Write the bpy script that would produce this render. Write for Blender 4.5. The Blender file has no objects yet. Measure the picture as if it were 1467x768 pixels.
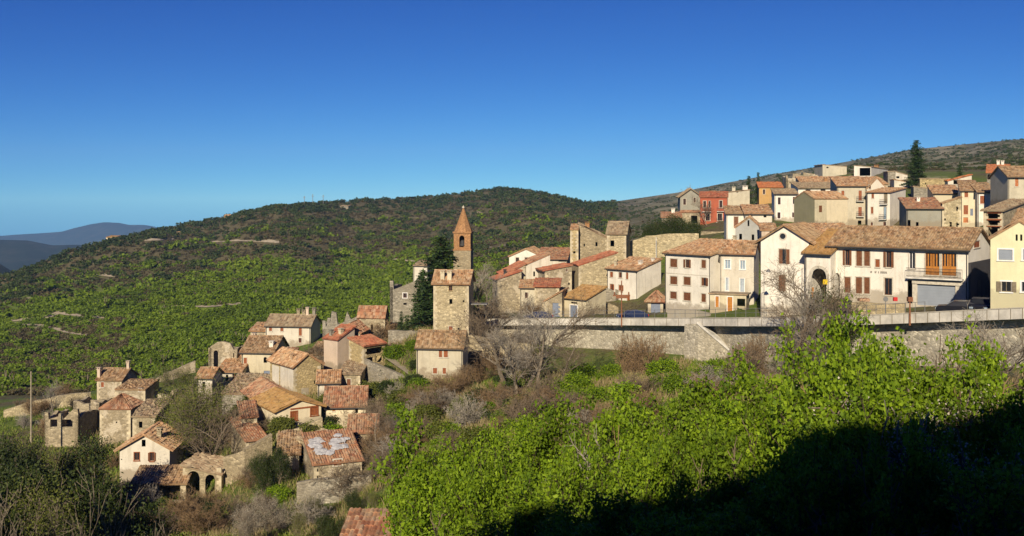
SKY_STR, HAZE, EXPO = .07, 5.5e-5, .34
import bpy, math, random
import numpy as np
from mathutils import Vector
F, CX, YH = 1440.0, 733.5, 285.0          # focal length, centre column and horizon row of the 1467x768 photograph
R = math.radians
scene = bpy.context.scene
COL = scene.collection
rng = np.random.default_rng(7)
random.seed(7)

def P(px, py, Y):
    return np.array([(px - CX) / F * Y, Y, (YH - py) / F * Y])

# ------------------------------------------------------------------ objects
def tag(o, label=None, cat=None, group=None, kind=None):
    if label: o['label'] = label
    if cat: o['category'] = cat
    if group: o['group'] = group
    if kind: o['kind'] = kind
    return o

def empty(name, loc, rz=0.0):
    o = bpy.data.objects.new(name, None)
    o.empty_display_size = 0.3
    o.location = loc
    o.rotation_euler = (0, 0, rz)
    COL.objects.link(o)
    return o

def mesh_np(name, V, Fc, mats, mi=None, rnd=None, smooth=False, attr='rnd'):
    """fast mesh: V (n,3), Fc (m,k) with k verts per face"""
    V = np.asarray(V, dtype=np.float32); Fc = np.asarray(Fc, dtype=np.int32)
    me = bpy.data.meshes.new(name)
    m, k = Fc.shape
    me.vertices.add(len(V)); me.vertices.foreach_set('co', V.ravel())
    me.loops.add(m * k); me.loops.foreach_set('vertex_index', Fc.ravel())
    me.polygons.add(m); me.polygons.foreach_set('loop_start', np.arange(0, m * k, k, dtype=np.int32))
    if mi is not None: me.polygons.foreach_set('material_index', np.asarray(mi, dtype=np.int32))
    if rnd is not None:
        a = me.attributes.new(attr, 'FLOAT', 'FACE'); a.data.foreach_set('value', np.asarray(rnd, dtype=np.float32))
    for mt in (mats if isinstance(mats, (list, tuple)) else [mats]): me.materials.append(mt)
    me.update(calc_edges=True)
    me.polygons.foreach_set('use_smooth', np.full(m, smooth, dtype=bool))
    return me

def add(name, me, parent=None, loc=None):
    o = bpy.data.objects.new(name, me)
    COL.objects.link(o)
    if parent is not None: o.parent = parent
    if loc is not None: o.location = loc
    return o

class MB:
    def __init__(s): s.v = []; s.f = []; s.r = []
    def quad(s, a, b, c, d, r=None):
        n = len(s.v); s.v += [tuple(a), tuple(b), tuple(c), tuple(d)]; s.f.append((n, n + 1, n + 2, n + 3)); s.r.append(random.random() if r is None else r)
    def tri(s, a, b, c):
        n = len(s.v); s.v += [tuple(a), tuple(b), tuple(c)]; s.f.append((n, n + 1, n + 2)); s.r.append(random.random())
    def box(s, x0, x1, y0, y1, z0, z1):
        n = len(s.v)
        s.v += [(x0, y0, z0), (x1, y0, z0), (x1, y1, z0), (x0, y1, z0), (x0, y0, z1), (x1, y0, z1), (x1, y1, z1), (x0, y1, z1)]
        for q in ((0, 3, 2, 1), (4, 5, 6, 7), (0, 1, 5, 4), (1, 2, 6, 5), (2, 3, 7, 6), (3, 0, 4, 7)):
            s.f.append(tuple(n + i for i in q)); s.r.append(random.random())
    def obox(s, o, d, nrm, a0, a1, b0, b1, z0, z1):
        """box along direction d (a), outward normal nrm (b), z up"""
        n = len(s.v)
        for z in (z0, z1):
            for (a, b) in ((a0, b0), (a1, b0), (a1, b1), (a0, b1)):
                s.v.append((o[0] + d[0] * a + nrm[0] * b, o[1] + d[1] * a + nrm[1] * b, z))
        for q in ((0, 3, 2, 1), (4, 5, 6, 7), (0, 1, 5, 4), (1, 2, 6, 5), (2, 3, 7, 6), (3, 0, 4, 7)):
            s.f.append(tuple(n + i for i in q)); s.r.append(random.random())
    def tube(s, p, q, r0, r1, n=6):
        p = Vector(p); q = Vector(q); d = (q - p).normalized()
        a = d.orthogonal().normalized(); b = d.cross(a)
        base = len(s.v)
        for (c, r) in ((p, r0), (q, r1)):
            for i in range(n):
                t = 2 * math.pi * i / n
                s.v.append(tuple(c + a * (r * math.cos(t)) + b * (r * math.sin(t))))
        for i in range(n):
            j = (i + 1) % n
            s.f.append((base + i, base + j, base + n + j, base + n + i)); s.r.append(random.random())
        s.f.append(tuple(base + n + i for i in range(n))); s.r.append(.5)
        s.f.append(tuple(base + n - 1 - i for i in range(n))); s.r.append(.5)
    def mesh(s, name, mats):
        me = bpy.data.meshes.new(name); me.from_pydata(s.v, [], s.f)
        a = me.attributes.new('rnd', 'FLOAT', 'FACE'); a.data.foreach_set('value', np.asarray(s.r, dtype=np.float32))
        for mt in (mats if isinstance(mats, (list, tuple)) else [mats]): me.materials.append(mt)
        me.update(); return me
    def build(s, name, mats, parent=None, loc=None):
        return add(name, s.mesh(name, mats), parent, loc)

# ------------------------------------------------------------------ materials
class NT:
    def __init__(s, name):
        s.m = bpy.data.materials.new(name); s.m.use_nodes = True
        s.t = s.m.node_tree; s.b = s.t.nodes['Principled BSDF']; s.out = s.t.nodes['Material Output']
    def n(s, typ, **kw):
        x = s.t.nodes.new(typ)
        for k, v in kw.items(): setattr(x, k, v)
        return x
    def l(s, a, b): s.t.links.new(a, b)
    def geo(s): return s.n('ShaderNodeNewGeometry').outputs['Position']
    def scaled(s, v, sc):
        x = s.n('ShaderNodeMapping'); x.inputs['Scale'].default_value = sc; s.l(v, x.inputs['Vector']); return x.outputs[0]
    def noise(s, v, scale, detail=4, rough=.6):
        x = s.n('ShaderNodeTexNoise'); x.inputs['Scale'].default_value = scale; x.inputs['Detail'].default_value = detail
        x.inputs['Roughness'].default_value = rough; s.l(v, x.inputs['Vector']); return x.outputs['Fac']
    def ramp(s, fac, stops):
        x = s.n('ShaderNodeValToRGB'); e = x.color_ramp.elements
        while len(e) < len(stops): e.new(.5)
        for i, (p, c) in enumerate(stops):
            e[i].position = p; e[i].color = (c, c, c, 1) if isinstance(c, (int, float)) else (*c, 1)
        s.l(fac, x.inputs[0]); return x.outputs[0]
    def mix(s, fac, a, b, mode='MIX'):
        x = s.n('ShaderNodeMix', data_type='RGBA', blend_type=mode)
        for sock, val in ((x.inputs[0], fac), (x.inputs[6], a), (x.inputs[7], b)):
            if isinstance(val, (int, float)): sock.default_value = val
            elif isinstance(val, tuple): sock.default_value = (*val, 1)
            else: s.l(val, sock)
        return x.outputs[2]
    def bump(s, h, strength, dist=.05):
        x = s.n('ShaderNodeBump'); x.inputs['Strength'].default_value = strength; x.inputs['Distance'].default_value = dist
        s.l(h, x.inputs['Height']); s.l(x.outputs[0], s.b.inputs['Normal'])
    def attr(s, name): return s.n('ShaderNodeAttribute', attribute_name=name)
    def fin(s, col, rough=.9):
        if isinstance(col, tuple): s.b.inputs['Base Color'].default_value = (*col, 1)
        else: s.l(col, s.b.inputs['Base Color'])
        s.b.inputs['Roughness'].default_value = rough
        s.b.inputs['Specular IOR Level'].default_value = .25
        return s.m

def mul(c, k): return tuple(min(1, x * k) for x in c)

def plaster(name, c, dirt=.5, dc=(.27, .22, .15)):
    c = mul(c, .93)
    t = NT(name); g = t.geo()
    a = t.noise(g, .35, 5); col = t.mix(t.ramp(a, [(.3, 0.0), (.75, 1.0)]), mul(c, 1.0), mul(c, .78))
    st = t.noise(t.scaled(g, (1.6, 1.6, .22)), 1.0, 5, .65)
    col = t.mix(t.ramp(st, [(.5, 0.0), (.78, dirt)]), col, dc)
    fl = t.noise(g, 2.6, 6, .7); col = t.mix(t.ramp(fl, [(.56, 0.0), (.72, dirt * .55)]), col, mul(dc, 1.15))
    tc = t.n('ShaderNodeTexCoord'); sx = t.n('ShaderNodeSeparateXYZ'); t.l(tc.outputs['Object'], sx.inputs[0])
    bz = t.n('ShaderNodeMath', operation='MULTIPLY_ADD'); t.l(t.noise(g, .9, 5, .7), bz.inputs[0]); bz.inputs[1].default_value = -2.6; t.l(sx.outputs[2], bz.inputs[2])
    col = t.mix(t.ramp(bz.outputs[0], [(0.0, min(.75, dirt + .25)), (.45, 0.0)]), col, mul(dc, .9))
    ck = t.n('ShaderNodeTexVoronoi', feature='DISTANCE_TO_EDGE'); ck.inputs['Scale'].default_value = .55; t.l(g, ck.inputs['Vector'])
    pt = t.noise(g, .8, 3, .5); col = t.mix(t.ramp(pt, [(.60, 0.0), (.64, dirt * .8)]), col, mul(c, .70))
    col = t.mix(t.ramp(ck.outputs['Distance'], [(0, dirt * .7), (.012, 0.0)]), col, mul(c, .5))
    t.bump(t.noise(g, 7, 4), .3, .04)
    return t.fin(col, .92)

def stone(name, c, mortar=1.1, scale=2.6, patch=None):
    t = NT(name); g = t.geo()
    w = t.n('ShaderNodeMix', data_type='VECTOR')
    nz = t.n('ShaderNodeTexNoise'); nz.inputs['Scale'].default_value = 1.5; t.l(g, nz.inputs['Vector'])
    w.inputs[0].default_value = .12; t.l(g, w.inputs[4]); t.l(nz.outputs['Color'], w.inputs[5])
    gv = t.scaled(w.outputs[1], (1, 1, 1.7))
    v = t.n('ShaderNodeTexVoronoi'); v.inputs['Scale'].default_value = scale; t.l(gv, v.inputs['Vector'])
    ve = t.n('ShaderNodeTexVoronoi', feature='DISTANCE_TO_EDGE'); ve.inputs['Scale'].default_value = scale; t.l(gv, ve.inputs['Vector'])
    sep = t.n('ShaderNodeSeparateColor'); t.l(v.outputs['Color'], sep.inputs[0])
    col = t.ramp(sep.outputs[0], [(0, mul(c, .50)), (.35, mul(c, .85)), (.7, c), (1, mul(c, 1.4))])
    edge = t.ramp(ve.outputs['Distance'], [(0, 1.0), (.09, 0.0)])
    col = t.mix(edge, col, mul(c, .62 * mortar))
    big = t.noise(g, .22, 5); col = t.mix(t.ramp(big, [(.35, 0.0), (.75, .65)]), col, mul((c[0], c[1] * .93, c[2] * .8), .62))
    sm = t.noise(g, 5.5, 4, .7); col = t.mix(t.ramp(sm, [(.42, .5), (.62, 0.0)]), col, mul(c, .42))
    if patch:
        pn = t.noise(g, .5, 5, .6); col = t.mix(t.ramp(pn, [(.52, 0.0), (.58, .85)]), col, patch)
    t.bump(ve.outputs['Distance'], .8, .12)
    return t.fin(col, .95)

def tiles(name, cs, lichen=.5, lc=(.34, .28, .16), dk=(.05, .04, .03)):
    t = NT(name); g = t.geo()
    a = t.attr('rnd').outputs['Fac']
    n = len(cs); col = t.ramp(a, [(i / (n - 1), c) for i, c in enumerate(cs)])
    b = t.noise(g, .55, 5, .65); col = t.mix(t.ramp(b, [(.42, 0.0), (.7, lichen)]), col, lc)
    d = t.noise(g, 1.7, 5, .7); col = t.mix(t.ramp(d, [(.5, 0.0), (.72, .75)]), col, dk)
    t.bump(t.noise(g, 12, 3), .4, .03)
    return t.fin(col, .9)

def plain(name, c, rough=.8, var=.35, sc=4.0, metal=0.0):
    t = NT(name); g = t.geo()
    col = t.mix(t.ramp(t.noise(g, sc, 4), [(.3, 0.0), (.75, 1.0)]), mul(c, 1 + var * .4), mul(c, 1 - var))
    t.b.inputs['Metallic'].default_value = metal
    return t.fin(col, rough)

def foliage(name, cs, trans=.25, attr='rnd'):
    t = NT(name)
    a = t.attr(attr).outputs['Fac']
    n = len(cs); col = t.ramp(a, [(i / (n - 1), c) for i, c in enumerate(cs)])
    inf = t.n('ShaderNodeObjectInfo'); col2 = t.mix(t.ramp(inf.outputs['Random'], [(0, .0), (1, .5)]), col, mul(cs[0], .8))
    t.fin(col2, .65)
    if trans:
        tr = t.n('ShaderNodeBsdfTranslucent'); t.l(col2, tr.inputs['Color'])
        mx = t.n('ShaderNodeMixShader'); mx.inputs[0].default_value = trans
        t.l(t.b.outputs[0], mx.inputs[1]); t.l(tr.outputs[0], mx.inputs[2]); t.l(mx.outputs[0], t.out.inputs['Surface'])
    return t.m

M = {}
M['white'] = plaster('white_plaster', (.80, .755, .645), .42)
M['white2'] = plaster('old_white_plaster', (.68, .63, .51), .6)
M['cream'] = plaster('cream_plaster', (.78, .68, .47), .25)
M['cream2'] = plaster('aged_cream_plaster', (.62, .55, .38), .6)
M['beige'] = plaster('beige_plaster', (.56, .51, .38), .5)
M['yellow'] = plaster('yellow_plaster', (.72, .70, .44), .2)
M['grey'] = plaster('grey_render', (.33, .32, .26), .45)
M['greyblue'] = plaster('pale_grey_render', (.42, .42, .38), .4)
M['olive'] = plaster('olive_grey_render', (.22, .21, .13), .3)
M['red'] = plaster('brick_red_plaster', (.42, .115, .06), .4, (.17, .07, .05))
M['orange'] = plaster('ochre_orange_plaster', (.52, .32, .12), .5)
M['pink'] = plaster('pinkish_plaster', (.60, .48, .36), .6)
M['darkgrey'] = plaster('dark_grey_shade_and_board', (.06, .057, .06), .2, (.03, .03, .03))
M['concrete'] = plain('concrete', (.58, .56, .50), .9, .45, 1.2)
M['parapet'] = plain('pale_parapet_concrete', (.60, .57, .49), .9, .45, .8)
M['stone'] = stone('rubble_stone', (.41, .345, .225))
M['stonel'] = stone('pale_rubble_stone', (.52, .44, .275))
M['stoneg'] = stone('grey_rubble_stone', (.34, .31, .24))
M['stoneo'] = stone('golden_stone', (.50, .40, .21))
M['stonep'] = stone('stone_with_plaster_patches', (.42, .355, .24), patch=(.47, .41, .30))
M['brick'] = stone('orange_brick', (.45, .245, .11), 1.2, 5.0)
M['retain'] = stone('retaining_wall_stone', (.53, .49, .385), 1.0, 2.2)
M['tbrown'] = tiles('brown_roof_tiles', [(.17, .10, .05), (.31, .185, .095), (.40, .25, .13), (.46, .33, .20), (.26, .16, .09)])
M['torange'] = tiles('orange_brown_roof_tiles', [(.22, .11, .055), (.43, .24, .12), (.52, .30, .155), (.55, .40, .25), (.32, .17, .09)])
M['tred'] = tiles('red_roof_tiles', [(.27, .085, .045), (.38, .12, .065), (.44, .17, .09), (.34, .10, .055)], .4)
M['torred'] = tiles('rusty_red_roof_tiles', [(.24, .10, .055), (.36, .165, .09), (.43, .22, .12), (.42, .28, .18), (.22, .10, .06)], .5)
M['tochre'] = tiles('ochre_lichen_roof_tiles', [(.30, .165, .06), (.41, .235, .085), (.45, .28, .12), (.34, .20, .08)], .5, (.33, .23, .08))
M['tgrey'] = tiles('grey_brown_roof_tiles', [(.20, .14, .085), (.30, .21, .13), (.36, .27, .17), (.42, .34, .22)], .6, (.34, .30, .19))
M['tbright'] = tiles('bright_orange_roof_tiles', [(.40, .12, .04), (.50, .17, .06), (.52, .22, .09), (.38, .12, .05)], .3)
M['tarp'] = plain('silver_sheeting', (.50, .50, .50), .5, .5, 2.5, 0.0)
M['wood'] = plain('brown_painted_wood', (.16, .065, .028), .6, .4)
M['woodr'] = plain('reddish_wood', (.27, .085, .03), .6, .4)
M['woodo'] = plain('orange_varnished_wood', (.42, .17, .03), .5, .35)
M['wgrey'] = plain('weathered_wood', (.20, .165, .11), .85, .4)
M['frame'] = plain('pale_stone_trim', (.50, .46, .37), .85, .3)
M['quoin'] = plain('pale_quoin_stone', (.50, .43, .29), .92, .5, 1.3)
M['framew'] = plain('white_painted_frame', (.72, .70, .66), .6, .15)
M['bluedoor'] = plain('blue_grey_paint', (.17, .20, .26), .55, .25)
M['steel'] = plain('grey_steel_shutter', (.24, .27, .31), .5, .12, 1.0)
M['pglass'] = plain('window_glass', (.02, .022, .026), .12, .3)
M['bglass'] = plain('sky_lit_glass', (.25, .32, .38), .15, .3)
M['iron'] = plain('dark_iron', (.045, .042, .04), .6, .3)
M['rail'] = plain('galvanised_rail', (.22, .22, .21), .5, .2, 3, .4)
M['asphalt'] = plain('asphalt', (.06, .06, .058), .9, .25)
M['dirt'] = plain('pale_dirt_track', (.40, .34, .24), .95, .4, .6)
M['rust'] = plain('rusted_metal', (.23, .10, .05), .8, .5)
M['bark'] = plain('grey_brown_bark', (.19, .155, .11), .9, .45, 6)
M['barkl'] = plain('pale_bark', (.30, .255, .18), .9, .4, 6)
M['barkd'] = plain('dark_bark', (.075, .055, .038), .9, .4, 6)
M['twig'] = plain('bare_twigs', (.17, .13, .085), .9, .5, 1.0)
M['twigr'] = plain('reddish_bare_twigs', (.21, .14, .075), .9, .5, 1.0)
M['twigg'] = plain('pale_grey_twigs', (.28, .25, .20), .9, .5, 1.0)
M['carblue'] = plain('dark_blue_car_paint', (.02, .03, .075), .25, .1)
M['carblk'] = plain('black_car_paint', (.012, .013, .018), .25, .1)
M['tyre'] = plain('black_rubber', (.015, .015, .015), .8, .1)
M['lampred'] = plain('red_tail_lamp', (.5, .02, .02), .3, .1)
M['yellowp'] = plain('yellow_sign_paint', (.70, .48, .02), .5, .1)
M['redp'] = plain('red_paint', (.48, .03, .03), .5, .1)
M['leaf'] = foliage('fresh_green_leaves', [(.05, .095, .006), (.12, .21, .008), (.195, .305, .010), (.28, .40, .016), (.09, .165, .008)], .3)
M['leafd'] = foliage('dark_green_leaves', [(.022, .036, .008), (.038, .058, .012), (.055, .078, .016), (.075, .10, .02)], .2)
M['leafo'] = foliage('olive_leaves', [(.08, .10, .018), (.135, .155, .025), (.18, .20, .03), (.10, .12, .02)], .25)
M['pine'] = foliage('conifer_needles', [(.018, .038, .010), (.032, .062, .014), (.05, .09, .02), (.075, .12, .028)], .15)
M['blossom'] = foliage('white_blossom', [(.42, .385, .30), (.52, .48, .39), (.58, .54, .44), (.30, .29, .20)], .2)
M['grassm'] = foliage('grass_blades', [(.09, .14, .014), (.15, .22, .02), (.20, .26, .028), (.26, .25, .08)], .2)
M['dry'] = foliage('dry_grass_and_stems', [(.18, .14, .07), (.29, .225, .11), (.38, .30, .15), (.15, .14, .05)], .1)

# ------------------------------------------------------------------ terrain
def lerp_list(lst, x): return np.interp(x, [a for a, b in lst], [b for a, b in lst])
RIDGE = [(-300, 480), (0, 399), (50, 383), (100, 361), (160, 346), (220, 331), (300, 316), (350, 305), (400, 296), (470, 291), (550, 286), (600, 284), (640, 281),
         (690, 274), (720, 271), (760, 275), (800, 283), (850, 293), (900, 286), (970, 276), (1040, 262), (1100, 251), (1200, 234), (1250, 225), (1300, 215), (1400, 205), (1467, 199), (1800, 175)]
WALL = [(560, 160), (690, 151), (840, 140), (920, 131), (1000, 122), (1060, 114), (1135, 106.5), (1249, 98.5), (1334, 93), (1467, 85.5), (1640, 79), (1800, 76)]
WTOP = [(560, 456), (690, 457), (840, 455.5), (1000, 455.2), (1060, 454.8), (1135, 454), (1249, 450.5), (1334, 446.5), (1467, 440), (1640, 428), (1800, 420)]
def Yw(px): return lerp_list(WALL, px)
def zpar(px): return (YH - lerp_list(WTOP, px)) / F * Yw(px)      # parapet top height
def zroad(px): return zpar(px) - .9
Z = lambda Y, z: (Y, YH - z / Y * F)
NEARL = [Z(1, -1.7), Z(6, -3.2), Z(15, -8), Z(30, -14.5)]
NEARR = [Z(1, -1.7), Z(6, -3.2), Z(15, -7.6), Z(25, -11), Z(40, -14.2)]
KEY = {
 -300: NEARL + [Z(60, -25), Z(95, -32), (120, 690), (140, 640), (155, 610), (170, 600), (260, 575), (330, 560), (450, 520), (640, 480), (850, 520), (3000, 520)],
 0: NEARL + [Z(60, -25), Z(95, -32), (120, 690), (140, 632), (155, 600), (170, 588), (260, 555), (330, 524), (450, 457), (560, 417), (640, 399), (850, 440), (3000, 500)],
 100: NEARL + [Z(60, -25), Z(95, -32), (120, 690), (135, 650), (145, 620), (155, 590), (165, 574), (180, 570), (260, 562), (330, 522), (480, 432), (640, 374), (700, 360), (900, 400), (3000, 480)],
 200: NEARL + [Z(60, -25), Z(95, -32), (112, 712), (122, 668), (135, 625), (150, 585), (165, 560), (175, 545), (190, 545), (260, 560), (330, 500), (500, 420), (680, 352), (780, 334), (1000, 360), (3000, 440)],
 300: NEARL + [Z(60, -24), Z(95, -31.5), (112, 712), (125, 650), (140, 590), (150, 553), (165, 533), (180, 525), (260, 560), (330, 480), (500, 405), (700, 345), (880, 315), (1100, 335), (3000, 420)],
 400: NEARL + [Z(60, -24), Z(95, -31), (108, 668), (120, 622), (135, 572), (150, 535), (165, 502), (180, 492), (260, 528), (330, 468), (500, 400), (700, 330), (900, 296), (1100, 315), (3000, 400)],
 500: NEARL + [Z(60, -23), Z(88, -30), (103, 692), (112, 660), (125, 612), (138, 562), (150, 520), (165, 480), (175, 468), (200, 475), (260, 525), (330, 465), (420, 435), (600, 375), (800, 320), (930, 288), (1100, 305), (3000, 400)],
 600: NEARL + [Z(50, -19), Z(75, -23), Z(100, -25.5), (115, 600), (128, 549), (135, 520), (142, 480), (150, 466), (160, 453), (180, 450), (260, 490), (340, 440), (450, 405), (650, 350), (850, 305), (980, 283), (1150, 300), (3000, 400)],
 700: NEARR + [Z(55, -17.5), Z(75, -21), Z(90, -21.5), (110, 590), (128, 535), (138, 500), (149, 480), (160, 457), (165, 453), (190, 445), (260, 440), (340, 410), (450, 375), (650, 340), (850, 295), (1000, 271), (1200, 290), (3000, 400)],
 800: NEARR + [Z(60, -17), (85, 605), (110, 548), (130, 512), (142, 497), (152, 464), (165, 450), (180, 440), (200, 420), (260, 400), (340, 380), (450, 362), (650, 335), (800, 300), (950, 283), (1150, 300), (3000, 400)],
 900: NEARR + [Z(60, -16.5), (90, 580), (115, 528), (132, 499), (142, 462), (160, 445), (178, 405), (190, 372), (220, 355), (300, 345), (500, 338), (800, 315), (1100, 300), (1500, 287), (1700, 300), (3000, 400)],
 1000: NEARR + [Z(60, -16), (85, 575), (105, 528), (121, 503), (131, 461), (145, 449), (160, 400), (190, 355), (215, 333), (240, 318), (300, 305), (600, 300), (1000, 285), (1400, 271), (1700, 285), (3000, 400)],
 1100: NEARR + [Z(60, -16), (80, 560), (108, 507), (118, 458), (130, 452), (145, 400), (165, 352), (190, 322), (205, 317), (225, 303), (250, 290), (300, 278), (600, 270), (1000, 260), (1350, 250), (1700, 265), (3000, 400)],
 1200: NEARR + [Z(60, -15.5), (80, 550), (100, 500), (110, 455), (122, 440), (150, 375), (165, 345), (190, 328), (200, 326), (225, 300), (260, 270), (290, 252), (400, 249), (800, 244), (1300, 233), (1700, 250), (3000, 400)],
 1300: NEARR + [Z(60, -14.5), (75, 540), (93, 495), (104, 450), (118, 440), (150, 365), (165, 330), (195, 325), (210, 292), (250, 262), (290, 248), (400, 244), (800, 231), (1250, 214), (1700, 240), (3000, 400)],
 1400: NEARR + [Z(60, -14), (85, 490), (96, 446), (108, 440), (125, 400), (150, 348), (165, 328), (185, 326), (200, 290), (215, 270), (260, 255), (400, 240), (800, 222), (1200, 204), (1700, 230), (3000, 400)],
 1500: NEARR + [Z(60, -13.2), (76, 480), (88, 440), (96, 436), (110, 400), (125, 340), (150, 305), (170, 288), (200, 270), (260, 250), (400, 233), (800, 212), (1150, 195), (1700, 230), (3000, 400)],
 1800: NEARR + [Z(50, -11), (60, 470), (72, 425), (96, 420), (110, 390), (125, 330), (150, 295), (170, 275), (200, 260), (260, 235), (400, 215), (800, 195), (1150, 172), (1700, 230), (3000, 400)],
}
gp = np.concatenate([np.arange(-300, -10, 12), np.arange(-10, 1480, 4.0), np.arange(1480, 1801, 12)])
gy = np.concatenate([np.arange(1, 30, 1.0), np.arange(30, 70, 1.5), np.arange(70, 200, .8), np.geomspace(200, 1800, 170), np.geomspace(1850, 10600, 12)])
ks = sorted(KEY)
prof = np.array([np.interp(gy, [a for a, b in KEY[k]], [(YH - b) / F * a for a, b in KEY[k]]) for k in ks])
zz = np.empty((len(gp), len(gy)))
for j in range(len(gy)): zz[:, j] = np.interp(gp, ks, prof[:, j])
zz[:, gy > 1830] = -np.maximum(.1 * gy[gy > 1830], 190)[None, :] * np.ones((len(gp), 1))
PX, GY = np.meshgrid(gp, gy, indexing='ij')
GX = (PX - CX) / F * GY
def fnoise(x, y, s, seed, oct=4):
    r = np.random.default_rng(seed); out = np.zeros_like(x); amp = 1.0
    for o in range(oct):
        for k in range(3):
            a = r.uniform(0, 2 * np.pi); ph = r.uniform(0, 6.28); ph2 = r.uniform(0, 6.28)
            u = (x * np.cos(a) + y * np.sin(a)) / s; v = (-x * np.sin(a) + y * np.cos(a)) / s
            out += amp * np.sin(6.28 * u + ph + 1.3 * np.sin(4.1 * v + ph2)) / 3
        s *= .47; amp *= .55
    return out
far = np.clip((GY - 230) / 400, 0, 1)
zz += fnoise(GX, GY, 14, 1) * .22 * np.clip((GY - 4) / 20, 0, 1) + fnoise(GX, GY, 170, 2) * 3.2 * far
# the ridge as the skyline shows it
pyg = YH - zz * F / GY
rg = (GY[0] > 380) & (GY[0] < 1750)
delta = lerp_list(RIDGE, gp) - pyg[:, rg].min(axis=1)
w = np.clip((GY - 330) / 350, 0, 1); w = w * w * (3 - 2 * w)
zz -= delta[:, None] * w * GY / F
# level road behind its retaining wall
yw = Yw(gp)[:, None]; zr = zroad(gp)[:, None]
on = (gp >= 640)[:, None] & np.ones_like(zz, bool)
sl_ = np.gradient(Yw(gp)) / np.gradient((gp - CX) / F * Yw(gp)); d = (GY - yw) / np.sqrt(1 + sl_ ** 2)[:, None]
zz = np.where(on & (d > 2.3) & (d < 8.5), zr - .12, zz)
zz = np.where(on & (d >= 8.5) & (d < 14), np.minimum(zz, zr + .3), zz)
drop = np.interp(gp, [640, 700, 800, 990, 1100, 1800], [.5, 2.2, 3.4, 4.0, 4.2, 4.5])[:, None]
zz = np.where(on & (d <= 2.3) & (GY - yw > -24), np.minimum(zz, zr - drop + np.minimum(0, (d - 1.9)) * .17), zz)
IY = np.arange(len(gy))
def ground(x, y):
    x = np.asarray(x, float); y = np.maximum(np.asarray(y, float), 1.0)
    px = np.clip(x / y * F + CX, gp[0], gp[-1])
    i = np.clip(np.searchsorted(gp, px) - 1, 0, len(gp) - 2); j = np.clip(np.searchsorted(gy, y) - 1, 0, len(gy) - 2)
    a = (px - gp[i]) / (gp[i + 1] - gp[i]); b = np.clip((y - gy[j]) / (gy[j + 1] - gy[j]), 0, 1)
    return (zz[i, j] * (1 - a) * (1 - b) + zz[i + 1, j] * a * (1 - b) + zz[i, j + 1] * (1 - a) * b + zz[i + 1, j + 1] * a * b)
def gpy(px, Y): return YH - ground((px - CX) / F * Y, Y) * F / Y
def G(px, Y):
    x = (px - CX) / F * Y; return (x, Y, float(ground(x, Y)))

V = np.stack([GX, GY, zz], -1).reshape(-1, 3)
n0, n1 = len(gp), len(gy)
idx = np.arange(n0 * n1).reshape(n0, n1)
Fc = np.stack([idx[:-1, :-1], idx[1:, :-1], idx[1:, 1:], idx[:-1, 1:]], -1).reshape(-1, 4)
# kind of ground: 0 grass .. 1 dry brown; second layer: pale rock
pyv = YH - zz * F / GY
brown = np.clip(.45 + .5 * fnoise(GX, GY, 60, 5) + np.where(GY > 300, np.clip((405 - pyv) / 90, -.4, .6), 0), 0, 1)
rockm = np.clip((PX - 840) / 120, 0, 1) * np.clip((GY - 260) / 120, 0, 1)
def terrain_mat():
    t = NT('hillside_ground'); g = t.geo()
    br = t.attr('brown').outputs['Fac']; rk = t.attr('rock').outputs['Fac']
    n1_ = t.noise(g, .25, 7, .7); n2_ = t.noise(g, 1.4, 6, .7); n3_ = t.noise(g, .03, 8, .7)
    grass = t.ramp(n2_, [(.3, (.05, .08, .012)), (.5, (.105, .155, .02)), (.7, (.17, .19, .045))])
    dry = t.ramp(n2_, [(.3, (.06, .052, .024)), (.5, (.115, .098, .045)), (.72, (.19, .16, .08))])
    add1 = t.n('ShaderNodeMath', operation='ADD'); t.l(br, add1.inputs[0])
    s1 = t.n('ShaderNodeMath', operation='MULTIPLY_ADD'); t.l(n1_, s1.inputs[0]); s1.inputs[1].default_value = 1.6; s1.inputs[2].default_value = -.8
    t.l(s1.outputs[0], add1.inputs[1])
    col = t.mix(t.ramp(add1.outputs[0], [(.3, 0.0), (.65, 1.0)]), grass, dry)
    n5_ = t.noise(g, .012, 8, .72)
    scrub = t.ramp(n3_, [(.35, (.07, .07, .035)), (.45, (.12, .11, .06)), (.53, (.24, .22, .14)), (.7, (.36, .33, .24))])
    scrub = t.mix(t.ramp(n5_, [(.45, 0.0), (.6, .75)]), scrub, (.10, .105, .045))
    col = t.mix(rk, col, scrub)
    col = t.mix(t.attr('wood').outputs['Fac'], col, t.ramp(n2_, [(.3, (.12, .17, .014)), (.7, (.20, .27, .02))]))
    n4_ = t.noise(t.scaled(g, (1, 1, 3)), .02, 9, .75)
    col = t.mix(t.ramp(n4_, [(.60, 0.0), (.66, .75)]), col, (.36, .31, .21))
    t.bump(n2_, .6, .5)
    return t.fin(col, .97)
TM = terrain_mat()
me = mesh_np('hillside_terrain', V, Fc, TM, smooth=True)
green_lim = np.interp(PX, [-60, 60, 200, 400, 560, 700, 900], [60, 52, 72, 85, 85, 110, 130])
woodf = np.clip((pyv - lerp_list(RIDGE, gp)[:, None] + fnoise(GX, GY, 95, 21) * 26 - green_lim + 14) / 28, 0, 1) * np.clip((GY - 215) / 40, 0, 1) * (PX < 900) * np.clip((PX - 60) / 120, .15, 1)
for nm, arr in (('brown', brown), ('rock', rockm), ('wood', woodf)):
    a = me.attributes.new(nm, 'FLOAT', 'POINT'); a.data.foreach_set('value', arr.reshape(-1).astype(np.float32))
tag(add('hillside_terrain', me), kind='structure')

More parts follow.
